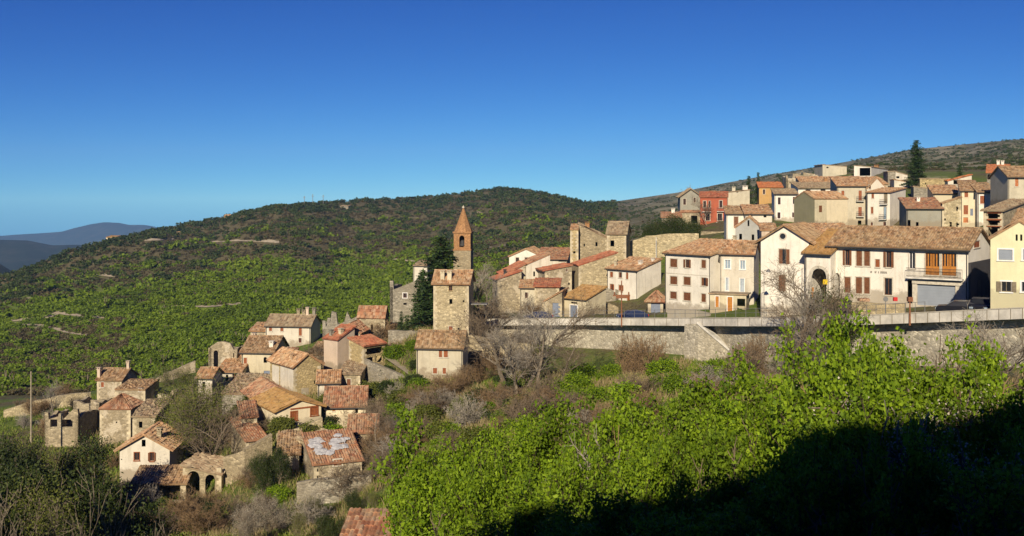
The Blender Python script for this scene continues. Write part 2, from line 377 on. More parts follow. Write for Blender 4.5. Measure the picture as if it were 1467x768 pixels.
# far hills: closed ridged ranges with a front and a back slope
def far_range(name, pts, Y0, Yr, Y1, zb, mat):
    px = np.linspace(pts[0][0], pts[-1][0], 160); ry = lerp_list(pts, px)
    ys = np.linspace(Y0, Y1, 40); Vv = []
    for i, p in enumerate(px):
        zt = (YH - ry[i]) / F * Yr
        for y in ys:
            k = (y - Y0) / (Yr - Y0) if y < Yr else (Y1 - y) / (Y1 - Yr)
            xx = (p - CX) / F * y
            gn = fnoise(np.array([xx]), np.array([y]), (Y1 - Y0) * .35, 11)[0] * (zt - zb) * .04 * (1 - k)
            Vv.append((xx, y, zb + (zt - zb) * k ** .8 + gn * min(1, k * 4)))
    ii = np.arange(160 * 40).reshape(160, 40)
    Ff = np.stack([ii[:-1, :-1], ii[1:, :-1], ii[1:, 1:], ii[:-1, 1:]], -1).reshape(-1, 4)
    tag(add(name, mesh_np(name, Vv, Ff, mat, smooth=True)), kind='structure')
fm = NT('distant_woodland'); g_ = fm.geo()
FM = fm.fin(fm.ramp(fm.noise(g_, .012, 8, .7), [(.35, (.008, .014, .009)), (.5, (.016, .022, .013)), (.62, (.034, .034, .022)), (.74, (.07, .065, .045))]), .97)
far_range('middle_hills', [(-300, 335), (-150, 338), (0, 342), (40, 343), (75, 350), (110, 349), (160, 352), (230, 350), (320, 352)], 2200, 3600, 5200, -520, FM)
far_range('distant_mountains', [(-300, 322), (-100, 330), (0, 337), (25, 335), (60, 333), (88, 331), (105, 326), (130, 320), (150, 317), (170, 318), (185, 321), (205, 321), (219, 323), (240, 329), (300, 333), (420, 336)], 7200, 9000, 10500, -900, FM)
far_range('valley_spur', [(-300, 400), (-60, 366), (-20, 372), (0, 378), (16, 388), (40, 405), (80, 425)], 1250, 1500, 2000, -190, FM)

# ------------------------------------------------------------------ houses
def wall_face(mb, o, d, nrm, top, z0, holes, reveal=.16, thick=0.0):
    """wall along d from o: top = [(x,z)..], holes = [(x0,x1,za,zb,arch)]"""
    hs = []
    for (x0, x1, za, zb, arch) in holes:
        if arch:
            r = (x1 - x0) / 2; xs = [x0 + (x1 - x0) * i / 10 for i in range(11)]
            zt = [zb - r + math.sqrt(max(0, r * r - (x - x0 - r) ** 2)) for x in xs]
        else: xs = [x0, x1]; zt = [zb, zb]
        hs.append((x0, x1, za, xs, zt))
    bx = sorted(set([round(x, 4) for x, _ in top] + [round(x, 4) for h in hs for x in h[3]]))
    tx = [x for x, _ in top]; tz = [z for _, z in top]
    bx = [min(max(b, tx[0]), tx[-1]) for b in bx if tx[0] - 1e-3 <= b <= tx[-1] + 1e-3]
    def pt(x, z, b=0.0): return (o[0] + d[0] * x - nrm[0] * b, o[1] + d[1] * x - nrm[1] * b, z)
    for a, b in zip(bx[:-1], bx[1:]):
        if b - a < 1e-4: continue
        Ta, Tb = np.interp(a + 1e-6, tx, tz), np.interp(b - 1e-6, tx, tz)
        act = sorted([h for h in hs if h[0] <= a + 1e-4 and h[1] >= b - 1e-4], key=lambda h: h[2])
        ca, cb = z0, z0
        for h in act:
            ha, hb = np.interp(a, h[3], h[4]), np.interp(b, h[3], h[4])
            mb.quad(pt(a, ca), pt(b, cb), pt(b, h[2]), pt(a, h[2]))
            rv = thick or reveal
            mb.quad(pt(a, h[2]), pt(b, h[2]), pt(b, h[2], rv), pt(a, h[2], rv))
            mb.quad(pt(b, hb), pt(a, ha), pt(a, ha, rv), pt(b, hb, rv))
            if thick:
                mb.quad(pt(b, cb, thick), pt(a, ca, thick), pt(a, h[2], thick), pt(b, h[2], thick))
            if abs(a - h[0]) < 1e-3: mb.quad(pt(a, ha), pt(a, h[2]), pt(a, h[2], rv), pt(a, ha, rv))
            if abs(b - h[1]) < 1e-3: mb.quad(pt(b, h[2]), pt(b, hb), pt(b, hb, rv), pt(b, h[2], rv))
            ca, cb = ha, hb
        if Ta > ca + 1e-3 or Tb > cb + 1e-3:
            mb.quad(pt(a, ca), pt(b, cb), pt(b, max(Tb, cb)), pt(a, max(Ta, ca)))
            if thick:
                mb.quad(pt(b, cb, thick), pt(a, ca, thick), pt(a, Ta, thick), pt(b, Tb, thick))
        if thick: mb.quad(pt(a, Ta), pt(b, Tb), pt(b, Tb, thick), pt(a, Ta, thick))
    if thick:
        for x in (tx[0], tx[-1]):
            T = np.interp(x, tx, tz); mb.quad(pt(x, z0), pt(x, T), pt(x, T, thick), pt(x, z0, thick))

def slope_mesh(mb, A, B, C, D, far=False, worn=.5):
    """barrel-tiled slab: eave A->B, top D->C"""
    A, B, C, D = map(np.array, (A, B, C, D))
    nrm = np.cross(B - A, D - A); nrm = nrm / np.linalg.norm(nrm)
    if nrm[2] < 0: nrm = -nrm
    L = max(np.linalg.norm(B - A), np.linalg.norm(C - D)); S = np.linalg.norm((D + C) / 2 - (A + B) / 2)
    pitch = .34 if far else .27; nseg = 2 if far else 4
    nt = max(2, int(L / pitch)); nr = max(2, int(S / (.55 if far else .42)))
    prof_ = [0, .075] if nseg == 2 else [0, .05, .085, .05]
    nu = nt * nseg + 1
    us = np.linspace(0, 1, nu); ph = np.array([prof_[i % nseg] for i in range(nu)])
    rr = np.random.default_rng(int(abs(A[0] * 131 + A[1] * 71 + L * 977 + S * 33)) % 99991)
    jt = rr.normal(0, .014 + .02 * worn, (nr, nt)); sag = rr.normal(0, .05 * worn, (4, 5))
    rows = []
    for r in range(nr):
        for e in (0, 1):
            v = (r + e) / nr
            base = (A + (B - A) * us[:, None]) * (1 - v) + (D + (C - D) * us[:, None]) * v
            h = ph + (.035 if e == 0 else 0.0) + jt[r][np.minimum(np.arange(nu) // nseg, nt - 1)]
            sg = np.interp(us, np.linspace(0, 1, 5), sag[int(v * 3.99)])
            rows.append(base + nrm * (h + .10 + sg)[:, None])
    n = len(mb.v); Rw = np.array(rows)
    mb.v += [tuple(p) for p in Rw.reshape(-1, 3)]
    tr = rr.uniform(0, 1, (nr, nt))
    for k in range(len(rows) - 1):
        r = k // 2
        for i in range(nu - 1):
            a = n + k * nu + i
            mb.f.append((a, a + 1, a + nu + 1, a + nu)); mb.r.append(tr[r][min(i // nseg, nt - 1)])
    k = len(rows) - 1
    E = [n, n + nu - 1, n + k * nu + nu - 1, n + k * nu]
    m = len(mb.v); lo = [A - nrm * .06, B - nrm * .06, C - nrm * .06, D - nrm * .06]
    mb.v += [tuple(p) for p in lo]
    mb.f.append((m, m + 3, m + 2, m + 1)); mb.r.append(.1)
    # closed sides: eave, rakes and top
    for i in range(nu - 1):
        pa = A + (B - A) * us[i] - nrm * .06; pb = A + (B - A) * us[i + 1] - nrm * .06
        q = len(mb.v); mb.v += [tuple(pa), tuple(pb)]; mb.f.append((q, q + 1, n + i + 1, n + i)); mb.r.append(.15)
    mb.f.append((m, n, n + k * nu, m + 3)); mb.r.append(.15)
    mb.f.append((m + 1, m + 2, n + k * nu + nu - 1, n + nu - 1)); mb.r.append(.15)
    mb.f.append((m + 2, m + 3, n + k * nu, n + k * nu + nu - 1)); mb.r.append(.15)

def ridge_tiles(mb, p, q):
    p = Vector(p); q = Vector(q); L = (q - p).length; n = max(2, int(L / .45)); d = (q - p) / n
    for i in range(n):
        mb.tube(p + d * i + Vector((0, 0, .08 + random.uniform(-.02, .02))), p + d * (i + 1) + Vector((0, 0, .10)), .13, .11, 6)

FACES = {'F': None, 'R': None, 'L': None}
def window_part(root, kind, o, d, nrm, x0, x1, z0, z1, mats, arch=False):
    """one opening's frame, leaves and pane as parts of the house"""
    w, h = x1 - x0, z1 - z0
    trim, leaf = mats
    fr = MB(); t = min(.13, w * .16)
    if kind in ('sh', 'gl', 'op', 'bl', 'ro', 'pl'):
        pr = .035
        fr.obox(o, d, nrm, x0 - t, x0, -.05, pr, z0 - .02, z1 + t); fr.obox(o, d, nrm, x1, x1 + t, -.05, pr, z0 - .02, z1 + t)
        fr.obox(o, d, nrm, x0, x1, -.05, pr, z1, z1 + t)
        fr.obox(o, d, nrm, x0 - t * 1.3, x1 + t * 1.3, -.05, .10, z0 - .12, z0 - .02)
        win = fr.build('window', M[trim], root)
        if kind in ('sh', 'op'):
            ow = (w / 2 - .012); ajar = kind == 'sh' and w > .55 and random.random() < .25
            if ajar: pn = MB(); pn.obox(o, d, nrm, x0, x1, -.15, -.13, z0, z1); pn.build('pane', M['pglass'], win)
            for s in (0, 1):
                lf = MB()
                if kind == 'sh' and not (ajar and s == 1): a = x0 + .004 + s * (ow + .016); b0 = -.07
                else: a = (x0 - ow - t * .2) if s == 0 else (x1 + t * .2); b0 = .045
                lf.obox(o, d, nrm, a, a + ow, b0, b0 + .035, z0, z1)
                ns = 7
                for i in range(ns):
                    za = z0 + h * (.06 + .90 * i / ns)
                    lf.obox(o, d, nrm, a + ow * .12, a + ow * .88, b0 + .035, b0 + .055, za, za + h * .07)
                lf.build('shutter', M[leaf], win)
        if kind == 'ro':
            lf = MB(); ns = 14
            for i in range(ns): lf.obox(o, d, nrm, x0, x1, -.10, -.065 + .012 * (i % 2), z0 + h * i / ns, z0 + h * (i + 1) / ns)
            lf.build('roller_shutter', M[leaf], win)
        if kind in ('gl', 'op', 'bl', 'pl'):
            pn = MB(); pn.obox(o, d, nrm, x0, x1, -.15, -.13, z0, z1); pn.build('pane', M['bglass' if kind == 'bl' else 'pglass'], win)
            sf = MB(); s = .055; c = (x0 + x1) / 2
            sf.obox(o, d, nrm, x0, x0 + s, -.129, -.09, z0, z1); sf.obox(o, d, nrm, x1 - s, x1, -.129, -.09, z0, z1)
            sf.obox(o, d, nrm, x0 + s, x1 - s, -.129, -.09, z0, z0 + s); sf.obox(o, d, nrm, x0 + s, x1 - s, -.129, -.09, z1 - s, z1)
            sf.obox(o, d, nrm, c - s / 2, c + s / 2, -.129, -.085, z0 + s, z1 - s)
            sf.build('sash', M[leaf if kind != 'bl' else 'framew'], win)
    elif kind == 'dr':
        pn = MB(); pn.obox(o, d, nrm, x0, x1, -.12, -.07, z0, z1)
        for (a, b) in ((.12, .44), (.56, .88)):
            for (e, g) in ((.08, .45), (.53, .92)): pn.obox(o, d, nrm, x0 + w * a, x0 + w * b, -.07, -.05, z0 + h * e, z0 + h * g)
        dr = pn.build('door', M[leaf], root)
        fr.obox(o, d, nrm, x0 - t, x0, -.05, .03, z0, z1 + t); fr.obox(o, d, nrm, x1, x1 + t, -.05, .03, z0, z1 + t); fr.obox(o, d, nrm, x0, x1, -.05, .03, z1, z1 + t)
        fr.build('door_frame', M[trim], dr)
    elif kind == 'ga':
        pn = MB(); ns = 16
        for i in range(ns): pn.obox(o, d, nrm, x0, x1, -.16, -.12 + .015 * (i % 2), z0 + h * i / ns, z0 + h * (i + 1) / ns)
        pn.build('garage_door', M[leaf], root)

HOUSES = {}
def H(label, xl, xr, ye, yb, Y, yaw=0, side=None, depth=6.0, roof='gable_x', rise=1.3, wall='stone', rmat='tbrown', wins=(), chim=(), name='house', oh=.38, so=.25,
      trim='frame', leaf='wood', sink=4.0, cat='house', jag=None, group=None, worn=.5, ridge_off=.5):
    a = R(yaw); u = np.array([math.cos(a), -math.sin(a)]); v = np.array([math.sin(a), math.cos(a)])
    left = side is not None and side[0] == 'L'
    kc = ((xl if left else xr) - CX) / F
    C = np.array([kc * Y, Y])
    ko = ((xr if left else xl) - CX) / F
    s = 1 if left else -1                       # the other front corner lies along s*u
    w = (ko * C[1] - C[0]) / (s * (u[0] - ko * u[1]))
    O = C if left else C - u * w
    if side is not None:
        k2 = (side[1] - CX) / F; depth = abs((k2 * C[1] - C[0]) / (v[0] - k2 * v[1]))
    zb, ze = (YH - yb) / F * Y, (YH - ye) / F * Y
    root = empty(name, (O[0], O[1], zb), -a)
    tag(root, label, cat, group)
    h = ze - zb; D = depth
    fdef = {'F': ((0, 0), (1, 0), (0, -1), w), 'R': ((w, 0), (0, 1), (1, 0), D), 'B': ((w, D), (-1, 0), (0, 1), w), 'L': ((0, D), (0, -1), (-1, 0), D)}
    r = rise; e = 0.0
    if roof == 'gable_x': tops = {'F': [(0, h), (w, h)], 'B': [(0, h), (w, h)], 'R': [(0, h), (D * ridge_off, h + r), (D, h)], 'L': [(0, h), (D * (1 - ridge_off), h + r), (D, h)]}
    elif roof == 'gable_y': tops = {'F': [(0, h), (w * ridge_off, h + r), (w, h)], 'B': [(0, h), (w * (1 - ridge_off), h + r), (w, h)], 'R': [(0, h), (D, h)], 'L': [(0, h), (D, h)]}
    elif roof == 'shed_b': tops = {'F': [(0, h), (w, h)], 'B': [(0, h + r), (w, h + r)], 'R': [(0, h), (D, h + r)], 'L': [(0, h + r), (D, h)]}
    elif roof == 'shed_r': tops = {'F': [(0, h), (w, h + r)], 'B': [(0, h + r), (w, h)], 'R': [(0, h + r), (D, h + r)], 'L': [(0, h), (D, h)]}
    elif roof == 'shed_l': tops = {'F': [(0, h + r), (w, h)], 'B': [(0, h), (w, h + r)], 'R': [(0, h), (D, h)], 'L': [(0, h + r), (D, h + r)]}
    elif roof == 'ruin':
        def jg(L, hh, sd):
            rr = random.Random(sd); n = max(3, int(L / .7)); return [(L * i / n, hh * (1 - .0) + rr.uniform(-.5, .35) * r) for i in range(n + 1)]
        tops = {k: jg(fdef[k][3], h * (1 if k in 'FLR' else .9), int(abs(xl * 7)) + ord(k)) for k in 'FRBL'}
        if jag: tops['F'] = [(w * q, h + zq) for q, zq in jag]
    else: tops = {k: [(0, h), (fdef[k][3], h)] for k in 'FRBL'}
    aw = np.array(O)
    holes = {k: [] for k in 'FRBL'}; todo = []
    for wn in wins:
        fk, kind, x0, y0, x1, y1 = wn[:6]
        ex = wn[6] if len(wn) > 6 else {}
        o, d, nrm, L = fdef[fk]
        ow = O + u * o[0] + v * o[1]; dw = u * d[0] + v * d[1]
        def tt(px):
            k = (px - CX) / F; return (k * ow[1] - ow[0]) / (dw[0] - k * dw[1])
        t0, t1 = sorted((tt(x0), tt(x1))); yc = ow[1] + dw[1] * (t0 + t1) / 2
        za, zc = (YH - y1) / F * yc - zb, (YH - y0) / F * yc - zb
        t0 = max(t0, .06); t1 = min(t1, L - .06)
        if t1 - t0 < .1: continue
        todo.append((fk, kind, t0, t1, za, zc, ex))
        if kind != 'none': holes[fk].append((t0, t1, za, zc, ex.get('arch', False)))
    mb = MB()
    for k in 'FRBL':
        o, d, nrm, L = fdef[k]
        wall_face(mb, o, d, nrm, tops[k], -sink, holes[k], thick=(.5 if roof == 'ruin' else 0))
    mb.build('walls', M[wall], root)
    for (fk, kind, t0, t1, za, zc, ex) in todo:
        o, d, nrm, L = fdef[fk]
        if kind != 'hole': window_part(root, kind, o, d, nrm, t0, t1, za, zc, (ex.get('trim', trim), ex.get('leaf', leaf)))
    far = Y > 150
    rf = MB(); rob = None
    def sl(*p): slope_mesh(rf, *p, far=far, worn=worn)
    if roof == 'gable_x':
        m = D * ridge_off; q = r / m; q2 = r / (D - m)
        sl((-so, -oh, h - oh * q), (w + so, -oh, h - oh * q), (w + so, m, h + r), (-so, m, h + r))
        sl((w + so, D + oh, h - oh * q2), (-so, D + oh, h - oh * q2), (-so, m, h + r), (w + so, m, h + r)); ridge_tiles(rf, (-so, m, h + r), (w + so, m, h + r))
    elif roof == 'gable_y':
        m = w * ridge_off; q = r / m; q2 = r / (w - m)
        sl((-oh, D + so, h - oh * q), (-oh, -so, h - oh * q), (m, -so, h + r), (m, D + so, h + r))
        sl((w + oh, -so, h - oh * q2), (w + oh, D + so, h - oh * q2), (m, D + so, h + r), (m, -so, h + r)); ridge_tiles(rf, (m, -so, h + r), (m, D + so, h + r))
    elif roof == 'shed_b':
        q = r / D; sl((-so, -oh, h - oh * q), (w + so, -oh, h - oh * q), (w + so, D + .2, h + r + .2 * q), (-so, D + .2, h + r + .2 * q))
    elif roof == 'shed_r':
        q = r / w; sl((-oh, D + so, h - oh * q), (-oh, -so, h - oh * q), (w + .2, -so, h + r + .2 * q), (w + .2, D + so, h + r + .2 * q))
    elif roof == 'shed_l':
        q = r / w; sl((w + oh, -so, h - oh * q), (w + oh, D + so, h - oh * q), (-.2, D + so, h + r + .2 * q), (-.2, -so, h + r + .2 * q))
    elif roof == 'hip':
        i = min(w, D) / 2 * .98
        if w >= D: a1, a2 = (i, D / 2), (w - i, D / 2)
        else: a1, a2 = (w / 2, i), (w / 2, D - i)
        q = r / i; c = [(-oh, -oh), (w + oh, -oh), (w + oh, D + oh), (-oh, D + oh)]; ez = h - oh * q
        e4 = [(x, y, ez) for x, y in c]; t1_, t2_ = (*a1, h + r), (*a2, h + r)
        if w >= D:
            sl(e4[0], e4[1], t2_, t1_); sl(e4[2], e4[3], t1_, t2_); sl(e4[1], e4[2], t2_, t2_); sl(e4[3], e4[0], t1_, t1_)
        else:
            sl(e4[0], e4[1], t1_, t1_); sl(e4[1], e4[2], t2_, t1_); sl(e4[2], e4[3], t2_, t2_); sl(e4[3], e4[0], t1_, t2_)
    elif roof == 'flat':
        rf.box(-.2, w + .2, -.2, D + .2, h - .02, h + .14)
    if rf.v:
        rob = rf.build('roof', M[rmat], root)
    if roof in ('gable_x', 'shed_b') and Y < 215 and wall in ('white', 'white2', 'cream', 'cream2', 'beige', 'grey'):
        q0 = r / (D * ridge_off if roof == 'gable_x' else D); ez = h - oh * q0; gt = MB(); gt.tube((-so, -oh - .05, ez - .07), (w + so, -oh - .05, ez - .09), .075, .075, 8); gu = gt.build('gutter', M['iron'], rob or root)
        for xx in ((.12,) if w < 5.5 else (.12, w - .12)):
            dp = MB(); dp.tube((xx, -oh - .05, ez - .1), (xx, -.07, ez - .45), .05, .05, 6); dp.tube((xx, -.07, ez - .45), (xx, -.07, -.6), .05, .05, 6); dp.build('downpipe', M['iron'], root)
    if wall in ('stone', 'stonel', 'stoneo', 'stonep') and roof != 'ruin' and Y < 190:
        for sd in (0, 1):
            qs = MB(); zz_ = -.5; k_ = 0
            while zz_ < h - .45:
                hh_ = random.uniform(.28, .42); l1, l2 = (.52, .28) if k_ % 2 else (.28, .52)
                qs.box(*((-.015, l1) if sd == 0 else (w - l1, w + .015)), -.015, l2, zz_, zz_ + hh_); zz_ += hh_; k_ += 1
            qs.build('quoin', M['quoin'], root)
    for ch in chim:
        fx, fy = ch[0], ch[1]; hh = ch[2] if len(ch) > 2 else .9; wd = ch[3] if len(ch) > 3 else .5; cm = ch[4] if len(ch) > 4 else 'cream2'
        x, y = fx * w, fy * D
        if roof == 'gable_x': z = h + r * (y / (D * ridge_off) if fy < ridge_off else (D - y) / (D * (1 - ridge_off)))
        elif roof == 'gable_y': z = h + r * (1 - abs(fx - .5) * 2)
        elif roof == 'shed_b': z = h + r * fy
        elif roof == 'shed_r': z = h + r * fx
        elif roof == 'shed_l': z = h + r * (1 - fx)
        else: z = h + r * .5
        c = MB(); c.box(x - wd / 2, x + wd / 2, y - wd / 2, y + wd / 2, z - .4, z + hh)
        c.box(x - wd / 2 - .07, x + wd / 2 + .07, y - wd / 2 - .07, y + wd / 2 + .07, z + hh + .003, z + hh + .1)
        for q in (-1, 1): c.box(x + q * wd * .32 - .06, x + q * wd * .32 + .06, y - wd / 2, y + wd / 2, z + hh + .103, z + hh + .28)
        c.box(x - wd / 2 - .1, x + wd / 2 + .1, y - wd / 2 - .1, y + wd / 2 + .1, z + hh + .283, z + hh + .35)
        c.build('chimney', M[cm], rob or root)
    HOUSES[label] = (root, O, u, v, w, D, h, zb)
    return root, w, D, h, zb
# ================================================================== the houses
S = lambda px: ('R', px)
Lf = lambda px: ('L', px)
# ---- along the road, right
TH = H('long white two-storey hall with brown loggia doors and a grey garage shutter', 1189, 1387, 355, 444, 105, 38, S(1418), rise=1.85, wall='white', rmat='tbrown', oh=.6, so=.35, cat='hall', name='town_hall', worn=.6,
  wins=[('F','op',1210.8,358.3,1217,380),('F','sh',1226.8,359.4,1235,381),('F','sh',1238,359.4,1246.2,381),('F','sh',1254.2,371.6,1260.3,382.7,{'leaf':'woodr'}),('F','op',1269.5,360,1276.8,383),('F','gl',1302.5,361.5,1311,384.6,{'leaf':'framew'}),
        ('F','gl',1325.8,362.6,1345.8,394.0,{'leaf':'woodo'}),('F','gl',1349.7,363.5,1370,395.0,{'leaf':'woodo'}),
        ('F','sh',1209.8,397,1218.4,419.3),('F','sh',1226.2,397.2,1235,420.5),('F','sh',1238,397.4,1246,420.7),('F','gl',1267.2,398.6,1278,422.6),('F','hole',1193.5,391,1203,426,{'arch':True}),('F','hole',1300,401,1307,434.5),('F','ga',1314,407,1368.5,438.4,{'leaf':'steel'}),
        ('R','sh',1395,345.5,1403.5,354.5,{'leaf':'woodr'})])
root, w, D, h, zb = TH
def facade(o, d, nrm, root, fk, px, py):
    """local (along, z) of a photographed point on a facade"""
    r_, O, u, v, w, D, h, zb = HOUSES[root['label']]
    o_, d_, L = {'F': ((0, 0), (1, 0), w), 'R': ((w, 0), (0, 1), D), 'L': ((0, D), (0, -1), D)}[fk]
    ow = O + u * o_[0] + v * o_[1]; dw = u * d_[0] + v * d_[1]; k = (px - CX) / F
    t = (k * ow[1] - ow[0]) / (dw[0] - k * dw[1]); Y = ow[1] + dw[1] * t
    return t, (YH - py) / F * Y - zb
fc = lambda px, py, fk='F': facade(0, 0, 0, root, fk, px, py)
f1 = ((0, 0), (1, 0), (0, -1)); fR = ((w, 0), (0, 1), (1, 0))
# wooden panels in the loggia doors, the balcony, stone porch round the garage, the letters
for (x0, x1) in ((1325.8, 1345.8), (1349.7, 1370)):
    a, z0 = fc(x0, 394); b, z1 = fc(x1, 382); q = MB()
    q.obox(*f1, a + .04, b - .04, -.075, -.03, z0, z1)
    for i in range(1, 5): q.obox(*f1, a + (b - a) * i / 5 - .07, a + (b - a) * i / 5 + .07, -.075, -.02, z1, fc(x0, 363.5)[1])
    q.build('loggia_panel', M['woodo'], root)
a, z = fc(1301, 396); b, _ = fc(1381, 397); q = MB(); q.obox(*f1, a, b, 0.002, .75, z - .16, z)
bal = q.build('balcony', M['concrete'], root)
q = MB(); zt = z + .95
q.obox(*f1, a, b, .68, .71, zt, zt + .05); q.obox(*f1, a, b, .68, .71, z + .12, z + .16)
for i in range(46): xx = a + (b - a) * i / 45; q.obox(*f1, xx - .012, xx + .012, .68, .70, z, zt)
q.build('balcony_railing', M['iron'], bal)
q = MB()
for x0, x1 in ((1307.3, 1313.5), (1369, 1384)):
    a, z0 = fc(x0, 441); b, _ = fc(x1, 441); q.obox(*f1, a, b, .002, .09, -3, fc(x0, 406)[1])
a, z0 = fc(1307.3, 406); b, z1 = fc(1384, 400); q.obox(*f1, a, b, .004, .22, z0, z0 + .38)
q.build('garage_surround', M['frame'], root)
q = MB()                                   # small dark letters, too small in the photograph to read
xx, zz0 = fc(1247, 391); xe, _ = fc(1271, 391); L_ = xe - xx
for s0, n in ((0, 2), (.26, 2), (.47, 1), (.60, 7)):
    for i in range(n):
        p = xx + L_ * (s0 + .058 * i); q.obox(*f1, p, p + .05, .002, .02, zz0, zz0 + .22); q.obox(*f1, p, p + .09, .021, .03, zz0 + (.17 if i % 2 else .0), zz0 + (.21 if i % 2 else .04))
q.build('facade_letters', M['iron'], root)
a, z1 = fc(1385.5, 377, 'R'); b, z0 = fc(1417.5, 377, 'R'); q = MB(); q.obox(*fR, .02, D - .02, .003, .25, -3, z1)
dk = q.build('side_shade_panel', M['darkgrey'], root)  # dark sheet paints the shade over the lower gable wall
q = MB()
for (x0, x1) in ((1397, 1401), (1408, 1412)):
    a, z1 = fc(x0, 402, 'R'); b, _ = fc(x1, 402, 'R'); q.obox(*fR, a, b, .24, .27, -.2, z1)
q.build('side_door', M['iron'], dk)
AR = H('low arcade wing with ochre lichen roof and arched stone passage', 1153.5, 1190, 362, 452, 112.5, 40, depth=7.0, roof='shed_b', rise=2.3, wall='white', rmat='tochre', oh=.55, cat='arcade', name='arcade_wing',
  wins=[('F','hole',1162.5,385,1184,440,{'arch':True})])
root, w, D, h, zb = AR
def arch_trim(root, x0, x1, ytop, ybot, mat, name='arch_surround', fk='F', wd=.32):
    a, z0 = facade(0,0,0,root,fk,x0,ybot); b, z1 = facade(0,0,0,root,fk,x1,ytop); r = (b - a) / 2; c = (a + b) / 2; zc = z1 - r; q = MB()
    q.obox((0,0),(1,0),(0,-1), a - wd, a, -.02, .06, z0, zc); q.obox((0,0),(1,0),(0,-1), b, b + wd, -.02, .06, z0, zc)
    n = 14
    for i in range(n):
        t0, t1 = math.pi * i / n, math.pi * (i + 1) / n
        pts = [(c + rr * math.cos(t), zc + rr * math.sin(t)) for t, rr in ((t0, r), (t0, r + wd), (t1, r + wd), (t1, r))]
        q.quad(*[(x, -.06, z) for x, z in pts]); q.quad((pts[1][0], -.06, pts[1][1]), (pts[1][0], .02, pts[1][1]), (pts[2][0], .02, pts[2][1]), (pts[2][0], -.06, pts[2][1]))
        q.quad((pts[0][0], .02, pts[0][1]), (pts[0][0], -.06, pts[0][1]), (pts[3][0], -.06, pts[3][1]), (pts[3][0], .02, pts[3][1]))
    return q.build(name, M[mat], root)
arch_trim(root, 1162.5, 1184, 385, 440, 'frame')
GH = H('white gable-fronted house with a round attic window and brown shutters', 1090, 1159, 345, 458, 116, 27, depth=11, roof='gable_y', rise=1.75, wall='white', rmat='tbrown', oh=.75, so=.5,
  wins=[('F','sh',1116,357,1126,378),('F','sh',1115.5,394,1125.5,417)])
root, w, D, h, zb = GH
def round_window(root, px, py, r):
    x, z = facade(0,0,0,root,'F',px,py); q = MB(); n = 20
    for i in range(n):
        t0, t1 = 2 * math.pi * i / n, 2 * math.pi * (i + 1) / n
        f = lambda t, rr, y: (x + rr * math.cos(t), y, z + rr * math.sin(t))
        q.quad(f(t0, r, -.07), f(t0, r * 1.4, -.07), f(t1, r * 1.4, -.07), f(t1, r, -.07)); q.quad(f(t0, r * 1.4, -.07), f(t0, r * 1.4, .02), f(t1, r * 1.4, .02), f(t1, r * 1.4, -.07)); q.quad(f(t1, r, .0), f(t0, r, .0), f(t0, r, -.07), f(t1, r, -.07))
    wn = q.build('round_window', M['frame'], root)
    q = MB(); m = len(q.v); q.v += [(x + r * math.cos(2 * math.pi * i / n), -.012, z + r * math.sin(2 * math.pi * i / n)) for i in range(n)]; q.f.append(tuple(range(m, m + n))); q.r.append(.5)
    q.build('pane', M['pglass'], wn)
round_window(root, 1121.5, 338.5, .33)
YE = H('pale yellow gabled house with grey roller blinds', 1419, 1503, 343, 440, 88, 29, depth=9, roof='gable_y', rise=1.55, wall='yellow', rmat='torange', oh=.12, so=.1, trim='framew', leaf='steel',
  wins=[('F','ro',1430.5,357.5,1450.5,372.5),('F','ro',1465.5,357.5,1484,372.5),('F','op',1434.6,403.5,1448.8,418,{'leaf':'wgrey'}),('F','gl',1463.5,404,1478,418),('F','hole',1455,336,1458,345),('F','hole',1461.5,336,1464.5,345)])
CB = H('tall cream three-storey block with nine brown-shuttered windows', 953, 1018, 365.5, 455, 138, 49, depth=8.2, roof='shed_b', rise=1.65, wall='beige' if 0 else 'white', rmat='torange', oh=.35, worn=.6,
  wins=[('F','sh',960.4,371,970.2,382.7),('F','op',982,371.8,987.2,383.5),('F','sh',1005,372.5,1011.3,384),('F','sh',960.4,396,970.2,407.3),('F','sh',979.6,396.8,989.4,408.3),('F','sh',1005,398,1011.3,409.4),('F','sh',960.4,418,969.5,428),('F','sh',979.6,419.2,989.4,430.6),('F','sh',1005,421,1011.3,432.7)], chim=[(.8,.93,.6,.4)])
q = MB(); a, z = facade(0,0,0,CB[0],'F',955,391.5); q.obox((0,0),(1,0),(0,-1), .003, CB[1] - .003, -.02, .03, z, z + .09); q.build('string_course', M['frame'], CB[0])
GB = H('stone-grey house with pale blue panes and an awning porch beside the cream block', 1031.5, 1080, 363.5, 455, 135.5, 20, S(1087), rise=1.5, wall='white2', rmat='torange', oh=.3, trim='framew',
  wins=[('F','bl',1038.5,372.5,1046.4,385),('F','bl',1060.2,373.2,1067.6,386),('F','bl',1039.3,397.8,1044,416.7),('F','bl',1060,399.2,1066,418.8)])
H('little porch lean-to with orange doors and a grey flat awning', 1017, 1069, 423, 452, 131, 22, depth=2.6, roof='flat', wall='cream2', rmat='tgrey', name='porch', cat='porch', trim='framew', leaf='woodo',
  wins=[('F','dr',1025,424.5,1029.8,440),('F','dr',1042.3,425.5,1049.3,446),('F','hole',1056,428,1067.5,446)])
WH = H('small white house with weather-stained corner and bare sunlit gable wall', 870, 913.5, 387, 446, 165, 48, S(947), roof='shed_b', rise=1.55, wall='white', rmat='torange', trim='frame', leaf='woodr',
  wins=[('F','sh',874,389.5,878.2,397),('F','gl',886.4,390,891,398),('F','sh',897,390.4,900,400),('F','sh',874,407,878,415.5),('F','sh',886.4,408.5,891,416.5),('F','dr',898.4,424,902.4,440)], chim=[(.12,.2,.5,.35),(.75,.45,.35,.5,'white'),(.93,.75,.3,.4,'white')])
